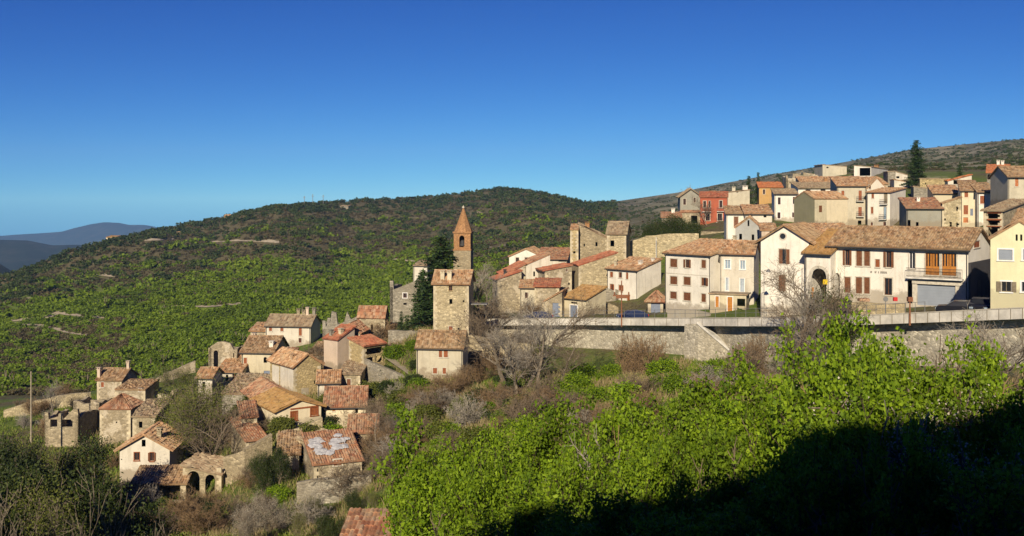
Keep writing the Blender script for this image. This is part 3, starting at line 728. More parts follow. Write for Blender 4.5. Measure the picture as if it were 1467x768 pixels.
H('squat garage with hipped red tile roof and blue-grey door', 928, 950, 430, 455, 148, 12, depth=4, roof='hip', rise=1.1, wall='beige', rmat='torred', trim='framew', leaf='bluedoor', name='garage', cat='garage',
  wins=[('F','ga',932.5,433,946,452.5)])
H('low roadside store with ochre roof and single blue door', 806, 839, 429, 457, 152, 44, S(868), roof='shed_b', rise=1.55, wall='cream2', rmat='tochre', trim='framew', leaf='bluedoor', name='store', cat='store house', oh=.25,
  wins=[('F','dr',817,437.5,827,454.5),('F','hole',817.5,432.6,826.5,435)])
H('rusty-roofed stone annex with wide blue door joined to the roadside store', 781, 805, 431.5, 457, 153, 14, depth=4.6, roof='shed_r', rise=1.5, wall='stonep', rmat='torange', trim='frame', leaf='bluedoor', name='annex', cat='store house',
  wins=[('F','ga',791.5,434,803.5,455)])
# ---- old core behind the road
H('tall pale stone pier tower at the left end of the ruined palace', 817, 828.5, 329, 430, 181, 6, depth=4, roof='shed_b', rise=.8, wall='stoneo', rmat='torange', cat='palace tower', name='palace_tower', oh=.12, so=.08, wins=[('F','hole',821,360,824.5,363)])
H('high ruined stone palace wing with broken upper gable', 829, 871, 342, 432, 183, 4, depth=9, roof='shed_l', rise=2.6, wall='stone', rmat='tgrey', cat='palace', name='palace_wing', oh=.2, so=.1, worn=1.2,
  wins=[('F','hole',853,347,856,353),('F','hole',836,349,838,353)], chim=[(.3,.5,.8,.8,'brick')])
H('square stone palace block with hipped grey-brown roof and one dark window', 869.5, 897, 335, 432, 178, 12, depth=7.5, roof='gable_x', rise=2.0, wall='stonel', rmat='tgrey', cat='palace', name='palace_block', oh=.3, worn=1.0,
  wins=[('F','hole',874.5,344.5,880,353),('F','hole',893,360.5,895.2,362.6)], chim=[(.55,.95,.7,.8,'stone')])
H('stone bastion house with a curved strip of red roof below the palace', 829, 884, 380, 450, 173, -9, depth=6, roof='shed_r', rise=2.1, wall='stonel', rmat='tred', cat='stone house', name='stone_house', oh=.15, so=.1, sink=6)
H('broken round stone bastion base behind the ochre-roofed store', 834, 886, 413, 452, 168, 4, depth=4, roof='ruin', rise=.8, wall='stoneg', cat='ruin', name='ruined_bastion', jag=[(0, -2.2), (.2, -.7), (.5, .2), (.8, -.2), (1, -1.2)])
H('stone row house with red shed roof and small rust-brown shutter', 722, 753, 394, 452, 176, -9, depth=7, roof='shed_r', rise=1.9, wall='stonep', rmat='tred', cat='row house', name='row_house', oh=.3, so=.2, wins=[('F','sh',742.5,398,747,406.5,{'leaf':'woodr'})])
H('taller pale row house with rising red roof next to the shuttered stone one', 753.5, 788, 379, 452, 177, -9, depth=6.5, roof='shed_r', rise=1.8, wall='white2', rmat='torred', cat='row house', name='row_house', oh=.25, so=.15, wins=[('F','hole',764,389,766.5,396),('F','gl',777,384,780,391),('F','gl',759,401,763,409)])
H('pale low house front below the taller row house', 745, 768, 412, 455, 167, 4, depth=4, roof='shed_b', rise=.9, wall='beige', rmat='torange', oh=.3, wins=[('F','gl',752,419,756,427)])
H('low red-roofed lean-to at the left end of the row house', 713, 747, 399, 455, 174, -14, depth=4, roof='shed_r', rise=1.3, wall='stonep', rmat='tred', cat='lean-to', name='lean_to', oh=.5, chim=[(.42,.5,.6,.4,'iron')])
H('white gabled cottage tucked behind the red row-house roofs', 729.5, 778, 368, 400, 196, 10, depth=9, roof='gable_y', rise=1.5, wall='white', rmat='torange', oh=.2,
  wins=[('F','gl',739,369,743.5,377.5),('F','gl',752,369,758,376),('F','gl',764,369,768,376)], chim=[(.95,.2,.7,.5,'white')])
H('rusty tiled shed roof house between the white cottage and the palace', 770, 812, 371, 420, 190, 8, depth=8, roof='shed_b', rise=1.7, wall='white2', rmat='torred', wins=[('F','hole',800,371.5,812,375)])
H('narrow stone house under a sloping red awning roof beside the palace', 781, 819, 387, 452, 172, -12, depth=5, roof='shed_r', rise=.8, wall='stonep', rmat='tred', oh=.5, wins=[('F','gl',811,384.5,813,389),('F','hole',814,405,818,408)])
H('low stone house with a thin flat red roof in front of the row house', 766, 801, 410, 455, 164, 6, depth=3.5, roof='shed_b', rise=.9, wall='stonep', rmat='tred', oh=.45)
# ---- tower group, middle
TW = H('tall square stone tower house with brown roof and two chimneys', 621, 671.5, 406, 480, 140, 5, S(678.5), roof='gable_x', rise=1.55, wall='stonel', rmat='torange', name='tower_house', cat='tower house', oh=.35, so=.3, sink=7,
  wins=[('F','gl',643,407.6,648,416.5,{'trim':'stoneo'}),('F','hole',643.8,428.5,648,435.5),('F','hole',663,430.2,665.4,433),('F','hole',664.5,445,666.4,447),('F','dr',643,467.5,648.4,478,{'leaf':'woodr'}),('F','hole',655.5,469.5,658,478)], chim=[(.24,.12,1.0,.55,'cream2'),(.44,.12,1.0,.6,'cream2')])
q = MB(); w, D, h = TW[1:4]; q.box(w + .003, w + 2.4, 1.2, 3.0, h - 3.1, h - 2.98); q.build('side_canopy', M['rail'], TW[0])
H('two-storey beige farmhouse with brown roof below the tower house', 596.5, 663, 498, 548, 128, 6, S(670.5), roof='gable_x', rise=1.75, wall='beige', rmat='tbrown', oh=.25, so=.2, leaf='woodr',
  wins=[('F','sh',628.8,500.8,633.4,511.8),('F','sh',635.8,500.8,641.6,511.8),('F','sh',620.4,527.2,626.1,535),('F','sh',634.2,527.2,639,535.4)])
H('grey stone house with white-rimmed window behind the pines', 558.5, 613, 411, 462, 160, 8, depth=6, roof='ruin', rise=.3, wall='stoneg', jag=[(0,.9),(.09,.9),(.10,-.5),(.3,.0),(.6,.75),(.8,1.2),(1,1.3)],
  wins=[('F','gl',577.5,420,583,426.5,{'trim':'framew'}),('F','hole',578,434,582.5,437)])
H('white plastered block rising behind the grey stone house', 592, 612, 381, 420, 174, 8, depth=5, roof='shed_b', rise=.6, wall='white2', rmat='tgrey', oh=.1, so=.05)
# church
CT = H('brick church bell tower with an octagonal pointed spire', 650, 674, 334, 400, 212, 6, depth=3.6, roof='none', wall='brick', name='bell_tower', cat='bell tower', sink=.2,
  wins=[('F','hole',658,337.5,665.3,354,{'arch':True})])
root, w, D, h, zb = CT
q = MB(); a, z1 = facade(0,0,0,root,'F',660,359)
q.box(-.06, w + .06, -.06, D + .06, -5, z1); q.build('stone_shaft', M['stone'], root)
q = MB(); q.box(-.16, w + .16, -.16, D + .16, z1 + .003, z1 + .25); q.box(-.2, w + .2, -.2, D + .2, h - .02, h + .28); q.build('cornice', M['brick'], root)
q = MB(); n = 8; c = (w / 2, D / 2); rb = w * .52; zt = h + .283 + 5.0
for i in range(n):
    t0, t1 = math.pi / 8 + 2 * math.pi * i / n, math.pi / 8 + 2 * math.pi * (i + 1) / n
    for k in range(12):
        ra, rc = rb * (1 - k / 12) + .12, rb * (1 - (k + 1) / 12) + .12; za, zc = h + .283 + 5 * k / 12, h + .283 + 5 * (k + 1) / 12
        q.quad((c[0] + ra * math.cos(t0), c[1] + ra * math.sin(t0), za), (c[0] + ra * math.cos(t1), c[1] + ra * math.sin(t1), za), (c[0] + rc * math.cos(t1), c[1] + rc * math.sin(t1), zc), (c[0] + rc * math.cos(t0), c[1] + rc * math.sin(t0), zc))
sp = q.build('spire', M['brick'], root)
q = MB(); q.box(c[0] - .22, c[0] + .22, c[1] - .22, c[1] + .22, zt, zt + .3); q.tube((c[0], c[1], zt + .3), (c[0], c[1], zt + .6), .12, .04); q.build('finial', M['frame'], sp)
q = MB()
for k in range(8):
    ra, rc = [.2, .42, .48, .5, .52, .58, .68, .74][k], [.42, .48, .5, .52, .58, .68, .74, .74][k]; za, zc = 1.2 - .16 * k, 1.2 - .16 * (k + 1)
    for i in range(14):
        t0, t1 = 2 * math.pi * i / 14, 2 * math.pi * (i + 1) / 14; bz = facade(0,0,0,root,'F',660,350)[1] - .3
        q.quad((c[0] + rc * math.cos(t0), .7 + rc * math.sin(t0), bz + zc), (c[0] + rc * math.cos(t1), .7 + rc * math.sin(t1), bz + zc), (c[0] + ra * math.cos(t1), .7 + ra * math.sin(t1), bz + za), (c[0] + ra * math.cos(t0), .7 + ra * math.sin(t0), bz + za))
q.build('bell', M['iron'], root)
# ---- middle left cluster
H('roofless stone house with narrow dark slit and rusty tiles above the red-roofed shed', 512, 551.5, 455, 492, 152, 6, S(557), roof='gable_x', rise=1.5, wall='stone', rmat='torred', oh=.15, so=.1, worn=1.0, wins=[('F','hole',531,465,534.6,490),('F','hole',510.5,464,513.5,478)])
H('ivy-covered broken stone wall remains beside the roofless house', 462, 514, 463, 492, 158, 4, depth=4, roof='ruin', rise=1.6, wall='stoneg', cat='ruin', name='ruined_house', jag=[(0,-1.2),(.22,.3),(.25,1.8),(.38,1.6),(.42,-.3),(.6,.2),(.68,1.8),(.78,.6),(1,1.2)])
H('narrow pink-plastered house with patched red roof', 464, 483.5, 487, 538, 140, 38, S(508), roof='shed_b', rise=1.5, wall='pink', rmat='tred', oh=.2, so=.15, sink=5, chim=[(.3,.2,.6,.5,'stoneg'),(.75,.4,.5,.5)])
H('stone house gable with dark arched hole behind the pink-plastered house', 485, 516, 478, 540, 144, 6, depth=5, roof='gable_y', rise=1.3, wall='stone', rmat='torred', oh=.1, so=.05, sink=5, wins=[('F','hole',489,500,496,535,{'arch':True})])
ST = H('stone barn with a bright red metal roof over an open hay loft', 500, 521, 496, 540, 137, 40, S(552), roof='shed_l', rise=.8, wall='stoneo', rmat='tred', name='barn', cat='barn', oh=.25, so=.2, sink=5, wins=[('R','hole',523,498,548,507),('R','hole',523,512,535,521),('R','hole',538,510,548,519)])
H('cream two-storey house with brown shutters and four ridge chimneys', 380.5, 445, 467, 503, 165, 6, S(459), roof='gable_x', rise=1.45, wall='white2', rmat='tgrey', leaf='woodr', oh=.25, so=.2,
  wins=[('F','sh',385.6,467.8,389.8,474.2),('F','sh',401.8,468.2,406,474.4),('F','sh',428.2,470,432.4,481),('F','gl',386,483.4,389.8,489),('F','sh',402.2,483.8,406.3,490),('F','gl',428,484.4,432,491)], chim=[(.62,.5,.7,.5,'stone'),(.74,.5,.55,.5,'stone'),(.82,.5,1.0,.45,'pink'),(.97,.5,.9,.5,'stoneg')])
H('low tiled outhouse at the left end of the cream house', 359, 384, 474, 492, 168, 4, depth=4, roof='shed_b', rise=.8, wall='stonep', rmat='torange', name='outhouse', cat='outhouse')
H('tan house with steep brown roof, arched window and blue-grey gate', 346, 391.5, 504.5, 550, 150, 4, depth=7, roof='gable_x', rise=1.75, wall='cream2', rmat='tbrown', oh=.3, so=.3, leaf='woodr', ridge_off=.6,
  wins=[('F','sh',349.2,512.6,353.8,521),('F','hole',377.6,511.6,382.4,519.8,{'arch':True}),('F','gl',349.2,532.6,353.8,540),('F','ga',377.8,531.2,386.6,549,{'leaf':'bluedoor'})], chim=[(.86,.2,.55,.6,'white'),(.04,.75,.7,.5,'pink')])
H('low brown-roofed cottage leaning on the tan house', 311.5, 346, 533, 552, 148, 4, depth=5, roof='shed_b', rise=1.5, wall='white2', rmat='torange', oh=.25, leaf='woodr', wins=[('F','gl',333,535.5,338.5,544.5),('F','hole',323.5,537,327,548)])
H('tall ruined archway wall standing beside the brown-roofed cottage', 298.5, 340, 499, 545, 152, 8, depth=5, roof='ruin', rise=.6, wall='stonep', cat='ruin', name='ruined_arch', jag=[(0,-.9),(.08,.2),(.3,.85),(.5,1.0),(.75,.7),(.9,-.4),(1,-.8)],
  wins=[('F','hole',306,502,312.5,533,{'arch':True}),('F','hole',334,506,338,513)])
BH = H('large stone house with sagging orange tile roof and two walls in sun', 420.5, 459.5, 525, 574, 135, -38, Lf(387), roof='gable_y', rise=1.45, wall='stoneo', rmat='torange', oh=.35, so=.3, worn=1.4, sink=5,
  wins=[('F','hole',450.6,529.6,452.6,534),('F','hole',449.8,545.2,452.2,550),('L','hole',403,530,405,538),('L','hole',396,532,398,540)], chim=[(.2,.25,.45,.5,'torange')])
q = MB(); w, D, h = BH[1:4]
for (x0, x1, za, zc) in ((0.02, D * .55, -1.0, h - .3), (D * .6, D * .9, .8, h - .6)): q.obox((0, D), (0, -1), (-1, 0), D - x1, D - x0, .002, .02, za, zc)
q.obox((0, 0), (1, 0), (0, -1), w * .28, w * .55, .002, .02, .5, 1.5)
q.build('plaster_patch', M['white2'], BH[0])
H('long low stone wall house smothered in dry creeper', 318, 388, 566, 590, 136, 6, depth=6, roof='shed_b', rise=1.6, wall='stoneg', rmat='tgrey', oh=.1, so=.1, worn=1.2)
OC = H('white house with ochre gable roof and wide brown window shutters', 396.5, 460, 588, 622, 120, -33, Lf(364), roof='gable_y', rise=1.0, wall='cream', rmat='tochre', oh=.55, so=.4, leaf='woodr', trim='woodr', sink=5,
  wins=[('F','sh',417,590,425.6,602),('F','sh',445.5,582.8,455,595)])
q = MB(); a, z = facade(0,0,0,OC[0],'F',416,589.3); b, z2 = facade(0,0,0,OC[0],'F',456,582); q.obox((0,0),(1,0),(0,-1), a, b, .004, .07, z + .16, z + .34); q.build('lintel_beam', M['woodr'], OC[0])
H('house with broad red roof and brown ridge behind the ochre-roofed house', 371, 422, 573, 610, 129, -28, Lf(350), roof='gable_y', rise=1.4, wall='white2', rmat='torred', oh=.5, worn=.8)
H('cream cottage with rust-red roof half hidden by bare bushes', 465, 524, 580, 610, 125, -6, depth=6, roof='gable_x', rise=1.7, wall='cream', rmat='torred', oh=.4, leaf='woodo', worn=.9, wins=[('F','sh',476,579.5,480.2,589),('F','hole',509,583,513,592)])
SR = H('stone cottage whose red roof is patched with silver sheeting', 450, 518, 658, 692, 104, -22, depth=5.8, roof='shed_b', rise=1.75, wall='stonep', rmat='torred', oh=.3, leaf='woodr', trim='stonep', wins=[('F','sh',478,658.5,489.5,666.5,{'trim':'frame'}),('F','hole',452,672,456,690)], worn=1.0)
q = MB(); w, D, h = SR[1:4]
def on_roof(fx, fy, dz): return (fx * w, fy * D, h + 1.75 * fy + dz)
rr = random.Random(4)
for _ in range(30):
    cx_, cy_ = rr.choice(((.25, .68), (.3, .30), (.7, .5), (.72, .72), (.12, .4))); cx_ = min(.85, max(.14, cx_ + rr.uniform(-.2, .2))); cy_ += rr.uniform(-.14, .14); ax, ay = rr.uniform(.05, .16), rr.uniform(.04, .11)
    ring = [(cx_ + ax * math.cos(t) * rr.uniform(.6, 1.2), cy_ + ay * math.sin(t) * rr.uniform(.6, 1.2)) for t in [i * math.pi / 4 for i in range(8)]]
    c0 = on_roof(cx_, cy_, .34 + rr.uniform(0, .06))
    for i in range(8): q.quad(c0, on_roof(*ring[i], .25), on_roof(*[(u_ + v_) / 2 for u_, v_ in zip(ring[i], ring[(i + 1) % 8])], .29), on_roof(*ring[(i + 1) % 8], .25))
q.build('roof_sheeting', M['tarp'], SR[0])
H('grey slab-roofed stone lean-to with dark doorway beside the silver-patched cottage', 425, 452, 632, 676, 108, 30, depth=4.5, roof='shed_r', rise=-.8, wall='stone', rmat='tgrey', oh=.2, so=.15, name='lean_to', cat='lean-to', wins=[('F','hole',431,645,438,668,{'arch':True})], worn=1.2)
H('small stone shed with single-slope red roof under the white ochre house', 353, 382, 628, 652, 117, -30, depth=7, roof='shed_b', rise=1.2, wall='stone', rmat='torred', oh=.3, name='shed', cat='shed')
HA = H('grey gabled house with brown rakes and two small windows', 171.5, 243, 642, 692, 115, -3, S(263), roof='gable_y', rise=1.6, wall='white2', rmat='torange', oh=.5, so=.45, leaf='wood', trim='woodr', sink=4,
  wins=[('F','gl',192.5,648.4,199.6,659.4),('F','op',215,648.4,220.5,660.4),('F','hole',203,630,208.6,640)], chim=[(.72,.25,.8,.5,'stone')])
PR = H('open stone porch with tiled roof and timber posts below the gabled house', 190, 266, 692, 718, 110, -2, depth=3.0, roof='shed_b', rise=1.0, wall='stone', rmat='tbrown', oh=.3, name='porch', cat='porch', sink=2.5,
  wins=[('F','hole',196,693.5,214,717),('F','hole',217,693.5,224.5,717),('F','hole',228,693.5,258,717)])
q = MB(); w, D, h = PR[1:4]; q.box(-.2, w + .2, -.5, D, -.12, .0 + .02); q.build('porch_floor', M['concrete'], PR[0])
H('half-collapsed stone hut with mossy tiles and two open archways', 262, 317, 668, 718, 111, 2, depth=5.5, roof='shed_r', rise=-.9, wall='stone', rmat='tgrey', oh=.3, worn=1.6, name='stone_hut', cat='hut', wins=[('F','hole',268,675,286,714,{'arch':True}),('F','hole',294,680,308,717,{'arch':True})])
H('square stone tower stump with faded red hip roof', 143, 187, 586, 628, 134, 2, S(206), roof='hip', rise=1.5, wall='stonep', rmat='torred', oh=.12, name='tower_stump', cat='tower stump', wins=[('F','hole',166,604,168,606.5)], sink=6)
H('ruined house with brown hip roof and tall end chimney on the left slope', 139, 174, 545, 600, 150, 6, depth=5, roof='gable_x', rise=1.3, wall='stonep', rmat='tbrown', oh=.2, leaf='woodr', wins=[('F','sh',144.8,547.4,149,554.6)], chim=[(.02,.1,1.2,.45,'pink'),(.95,.5,.9,.4,'pink')], sink=6)
H('plain stone house with flat reddish coping and dark shaded side', 165, 208, 559, 605, 145, 4, S(228), roof='shed_b', rise=.6, wall='stonep', rmat='tbrown', oh=.08, so=.05, sink=6, wins=[('F','sh',199,556.5,203,560.5,{'leaf':'woodr'})])
H('broken stone terrace house front below the ruined brown-roofed house', 105, 142, 577, 616, 144, 8, depth=4, roof='ruin', rise=.6, wall='stonep', cat='ruin', name='ruined_house', wins=[('F','hole',116,592,130,615,{'arch':True})])
H('roofless stone shell with two white pillars on the far left slope', 64, 112, 597, 650, 138, 2, depth=6, roof='ruin', rise=.7, wall='stone', cat='ruin', name='ruined_house', jag=[(0,.6),(.1,.5),(.12,-.4),(.4,.0),(.42,.4),(.52,.4),(.55,-.5),(.85,1.0),(.98,1.0),(1,.2)], wins=[('F','hole',72,601,82,612),('F','hole',88,601,104,612)])
# ---- small infill among the lower houses
H('roofless stone cottage shell left of the budding trees', 214, 244, 566, 600, 148, 4, depth=5, roof='ruin', rise=.7, wall='stonep', cat='ruin', name='ruined_house', wins=[('F','hole',222,574,227,583)])
H('small brown-roofed stone shed right of the cream four-chimney house', 444, 466, 508, 535, 150, 4, depth=5, roof='shed_b', rise=1.1, wall='stonep', rmat='tbrown', oh=.3, name='shed', cat='shed', wins=[('F','hole',452,513,456,521)])
H('stone shed with orange tile roof squeezed under the sagging-roofed house', 455, 486, 547, 575, 132, -8, depth=4.5, roof='gable_x', rise=1.1, wall='white2', rmat='torange', oh=.3, name='shed', cat='shed', worn=1.0)
H('low stone store with grey tiles below the pink-plastered house', 486, 516, 536, 562, 134, 6, depth=4.5, roof='shed_b', rise=1.0, wall='stone', rmat='tgrey', oh=.25, name='store', cat='store house', wins=[('F','dr',497,543,502.5,557)])
H('narrow stone house with red-brown roof right of the tan house gate', 391, 412, 520, 556, 143, 4, depth=5, roof='shed_b', rise=1.3, wall='white2', rmat='torred', oh=.25, wins=[('F','gl',397,527,401,535)])
H('small tiled hut on the slope under the ruined archway', 282, 304, 541, 566, 141, 4, depth=4, roof='gable_x', rise=1.0, wall='white2', rmat='torange', oh=.25, name='hut', cat='hut', wins=[('F','hole',290,547,294,555)])
H('stone wall house with mossy roof between the tower stump and gabled house', 190, 222, 597, 628, 128, 2, depth=5, roof='shed_b', rise=1.1, wall='stone', rmat='tgrey', oh=.2, worn=1.2, wins=[('F','hole',199,604,204,613)])
H('small red-roofed lean-to against the white ochre-roofed house', 346, 368, 596, 622, 121, -20, depth=4, roof='shed_b', rise=1.0, wall='stone', rmat='torred', oh=.3, name='lean_to', cat='lean-to')
H('stone cottage with rusty roof half sunk in bushes below the cream cottage', 500, 540, 618, 652, 112, -6, depth=5, roof='gable_x', rise=1.3, wall='stone', rmat='torred', oh=.3, worn=1.2, wins=[('F','sh',512,626,517,635)])
H('stone wing with brown tiles at the left foot of the silver-patched cottage', 398, 428, 650, 684, 107, -10, depth=5, roof='shed_b', rise=1.2, wall='stonep', rmat='tbrown', oh=.3, worn=1.0, wins=[('F','hole',408,658,413,668)])
# ---- upper village
RH = H('red-plastered house with iron balconies and red tile roof', 1003, 1042, 282, 336, 228, 12, depth=8, roof='gable_x', rise=1.1, wall='red', rmat='tred', leaf='wood', sink=6,
  wins=[('F','gl',1007.5,288,1011.6,297.4),('F','gl',1015.2,288,1018,297.4),('F','gl',1030.6,287.4,1034.8,297.4),('F','gl',1028,306,1034.5,316),('F','gl',1011,306,1017,316)], chim=[(.45,.9,.9,1.6,'brick')])
def mini_balcony(root, x0, x1, y):
    a, z = facade(0,0,0,root,'F',x0,y); b, _ = facade(0,0,0,root,'F',x1,y); q = MB(); q.obox((0,0),(1,0),(0,-1), a, b, .003, .7, z - .12, z)
    bl = q.build('balcony', M['concrete'], root); q = MB()
    for yb_ in (.45, .9): q.obox((0,0),(1,0),(0,-1), a, b, .66, .69, z + yb_, z + yb_ + .05)
    n = max(4, int((b - a) / .18))
    for i in range(n + 1): xx = a + (b - a) * i / n; q.obox((0,0),(1,0),(0,-1), xx - .015, xx + .015, .66, .68, z, z + .9)
    q.build('railing', M['iron'], bl)
for x0, x1, y in ((1005.5, 1019, 303), (1027, 1037, 302.5), (1026, 1037, 318)): mini_balcony(RH[0], x0, x1, y)
H('grey gabled house with thick black eaves left of the red house', 974.5, 1004.5, 281, 322, 238, 6, depth=9, roof='gable_y', rise=1.75, wall='grey', rmat='tgrey', oh=.5, so=.6, wins=[('F','gl',978.8,284.6,982.6,293.4),('F','gl',993.7,283.2,996.6,290.2)])
H('ruined brick base wall with dark beam under the black-eaved house', 976, 1003, 304, 342, 231, 8, depth=4, roof='shed_b', rise=.3, wall='stonep', rmat='torred', oh=.3, wins=[('F','hole',990,309,999,320)])
H('tiny stone cottage with faded red roof at the end of the upper row', 948, 976, 311.5, 336, 226, 8, depth=6, roof='shed_b', rise=1.1, wall='stoneg', rmat='torred', chim=[(.6,.8,.8,.8,'white')])
H('blank beige house with stepped top right of the red house', 1042.5, 1074, 276, 330, 243, 8, depth=7, roof='shed_r', rise=.6, wall='beige', rmat='tgrey', oh=.06, so=.05, wins=[('F','hole',1055,272,1057.5,276)], chim=[(.3,.3,1.0,.8,'beige'),(.82,.3,.9,1.2,'white')])
H('ochre-orange house with flat red roof beside the two dark conifers', 1087.5, 1121, 268, 305, 248, 10, depth=7, roof='shed_b', rise=1.3, wall='orange', rmat='tbright', wins=[('F','gl',1093,271.5,1096,278),('F','hole',1105,270,1107.5,282)])
H('white box house with dark eaves and four tall windows', 1109.5, 1142, 277.5, 322, 206, 10, depth=7, roof='shed_b', rise=1.0, wall='white', rmat='tgrey', trim='framew', oh=.45, wins=[('F','gl',1114.4,282.8,1118.3,293),('F','gl',1135.8,282.2,1140,292.2),('F','gl',1113.8,304.2,1118,313),('F','gl',1134.8,304.4,1137.4,311.6)])
H('long white house with a grey eaves band behind the olive-gabled house', 1143.5, 1200, 269, 310, 226, 4, depth=8, roof='shed_b', rise=1.3, wall='white', rmat='tgrey', oh=.6, wins=[('F','gl',1154.2,271.8,1161,276.6),('F','gl',1175.8,271.6,1182.4,276.8)])
OG = H('house with windowless olive-grey gable and a sunlit cream long wall', 1137.5, 1167, 285, 330, 188, 62, S(1214), roof='gable_y', rise=1.35, wall='olive', rmat='torange', oh=.15, so=.12, wins=[])
q = MB(); w, D, h = OG[1:4]; q.obox((w, 0), (0, 1), (1, 0), .0, D * .36, .003, .05, -1.5, h - .06); q.build('grey_plaster_bay', M['cream2'], OG[0])
q = MB(); q.obox((w, 0), (0, 1), (1, 0), D * .36 + .003, D, .003, .06, -1.5, h - .06); q.build('cream_plaster_bay', M['cream'], OG[0])
q = MB(); a, z = facade(0,0,0,OG[0],'R',1173,304); b, z2 = facade(0,0,0,OG[0],'R',1177.2,294.5); q.obox((w,0),(0,1),(1,0), a, b, .051, .08, z, z2); q.build('window', M['wood'], OG[0])
GG = H('tall grey-beige house with brown balcony doors between two cream houses', 1199.5, 1241, 266, 326, 200, 8, depth=8, roof='shed_b', rise=1.9, wall='beige', rmat='torange', leaf='woodr', oh=.4, wins=[('F','dr',1205.4,273.2,1209.6,286.8),('F','dr',1230,273,1234.6,287.4),('F','dr',1229.6,296.6,1234.6,309.6),('F','hole',1229,316,1234,324)])
for x0, x1, y in ((1226, 1237, 288), (1226, 1237, 310)): mini_balcony(GG[0], x0, x1, y)
CR = H('tall cream corner house with two small balconies and a blank sunny side', 1242, 1275, 275.5, 326, 195, 38, S(1297.5), roof='shed_b', rise=.9, wall='white', rmat='torange', leaf='woodr', oh=.25, wins=[('F','sh',1248.8,277.4,1252,284),('F','dr',1266.6,276.6,1271.2,291.6,{'leaf':'wgrey'}),('F','sh',1247.8,296.6,1251,306),('F','dr',1266,296.6,1270,314,{'leaf':'bglass'}),('F','gl',1247.5,318.5,1250.5,325),('F','gl',1265.5,318,1269.5,325)])
for x0, x1, y in ((1262, 1272, 292.5), (1261, 1271, 314)): mini_balcony(CR[0], x0, x1, y)
H('grey-white attic gable peeping over the cream corner house', 1242, 1271, 271, 300, 206, 14, depth=6, roof='gable_y', rise=2.2, wall='white2', rmat='torange', oh=.1, so=.05, wins=[('F','gl',1244.7,264.6,1247.6,270.6)])
H('white modern block with dark recessed loggia on the crest of the village', 1223.5, 1248, 239.5, 265, 281, 30, S(1272), roof='shed_l', rise=.5, wall='white', rmat='tgrey', oh=.1, so=.05, wins=[('F','hole',1231.5,240.5,1247,252)], chim=[(.6,.7,.7,1.2,'brick')])
H('blank concrete gable house standing on the skyline', 1178.5, 1213, 239, 262, 292, 2, depth=9, roof='shed_l', rise=.6, wall='beige', rmat='tgrey', oh=.04, so=.04, wins=[('F','hole',1184,239,1187,241)])
H('crumbling tan stone house on the upper slope left of the skyline gable', 1126, 1172, 252, 280, 262, 8, depth=8, roof='ruin', rise=.8, wall='stonep', cat='ruin', name='ruined_house', jag=[(0,-.6),(.2,-.6),(.22,.6),(.42,.6),(.5,1.4),(.55,.9),(.9,.5),(1,-.6)], wins=[('F','hole',1147,246,1151,251,{'arch':True})])
H('long orange tiled house row under the skyline houses', 1150, 1272, 263.5, 290, 246, 6, depth=10, roof='shed_b', rise=1.9, wall='stonep', rmat='torange', oh=.3, worn=1.2, chim=[(.3,.3,.8,.8,'brick'),(.42,.35,.7,1.0,'brick'),(.62,.5,.8,.7)])
H('white end house with dark window beside the big spruce', 1281, 1300, 251, 272, 262, 6, depth=6, roof='shed_l', rise=1.0, wall='white2', rmat='tgrey', oh=.05, so=.05, wins=[('F','hole',1284,252.5,1288.5,255.5)])
H('whitewashed rough stone house below the big spruce', 1281, 1313, 263, 300, 240, 12, depth=6, roof='shed_l', rise=.9, wall='white2', rmat='torange', oh=.05, so=.05, wins=[('F','hole',1299,259.5,1302.5,263),('F','hole',1305,271,1307,274)])
H('narrow dark stone house left of the whitewashed stone house', 1272, 1283, 246, 300, 250, 8, depth=5, roof='flat', wall='stoneg', rmat='tgrey')
H('ivy-dark stone house above the grey roadside barns', 1309, 1349, 273, 312, 215, 16, depth=6, roof='shed_l', rise=.8, wall='stoneg', rmat='tgrey', oh=.05, so=.05)
H('golden stone terrace wall house behind the big spruce', 1318, 1360, 256, 276, 232, 4, depth=5, roof='flat', wall='stoneo', rmat='tgrey')
GA = H('grey rendered barn pair with rusty tile roof above the hall', 1299, 1350, 298, 330, 166, 10, depth=6, roof='shed_b', rise=1.6, wall='grey', rmat='torred', oh=.4, name='barn', cat='barn', wins=[('F','hole',1300.5,315.2,1304.4,325),('F','hole',1312.2,318.2,1316,325)], chim=[(.46,.6,.5,.5,'white')])
H('beige stone gable house joined to the grey rendered barn', 1350, 1377, 292, 330, 165, 20, depth=6, roof='shed_r', rise=1.0, wall='stonel', rmat='tbrown', oh=.06, so=.05, wins=[('F','hole',1370,296,1373,302),('F','hole',1351,313,1355,316),('F','hole',1360,318,1363.5,328),('F','hole',1370,319,1374,328)])
H('yellow-walled house with rusty roof left of the cream shuttered house', 1337, 1376, 277, 310, 192, 14, depth=7, roof='shed_b', rise=1.6, wall='cream2', rmat='torange', oh=.3)
CW = H('cream house with brown shutters and blue door over the grey barns', 1376.5, 1400.5, 273, 330, 183, 20, depth=7, roof='shed_b', rise=1.9, wall='cream', rmat='tbrown', leaf='woodr', trim='cream', oh=.3, wins=[('F','sh',1381.6,273.9,1387,282.6),('F','sh',1380.4,294,1387,307.2),('F','dr',1390,299,1394,309,{'leaf':'bluedoor'}),('F','ga',1380,311.5,1387,319,{'leaf':'tbright'})])
H('white half of the shuttered pair beside a dark hedge', 1400.5, 1425, 275, 330, 180.5, 14, depth=7, roof='shed_b', rise=1.7, wall='white', rmat='tbrown', leaf='woodr', trim='framew', oh=.35, wins=[('F','sh',1404,280.4,1411,292)])
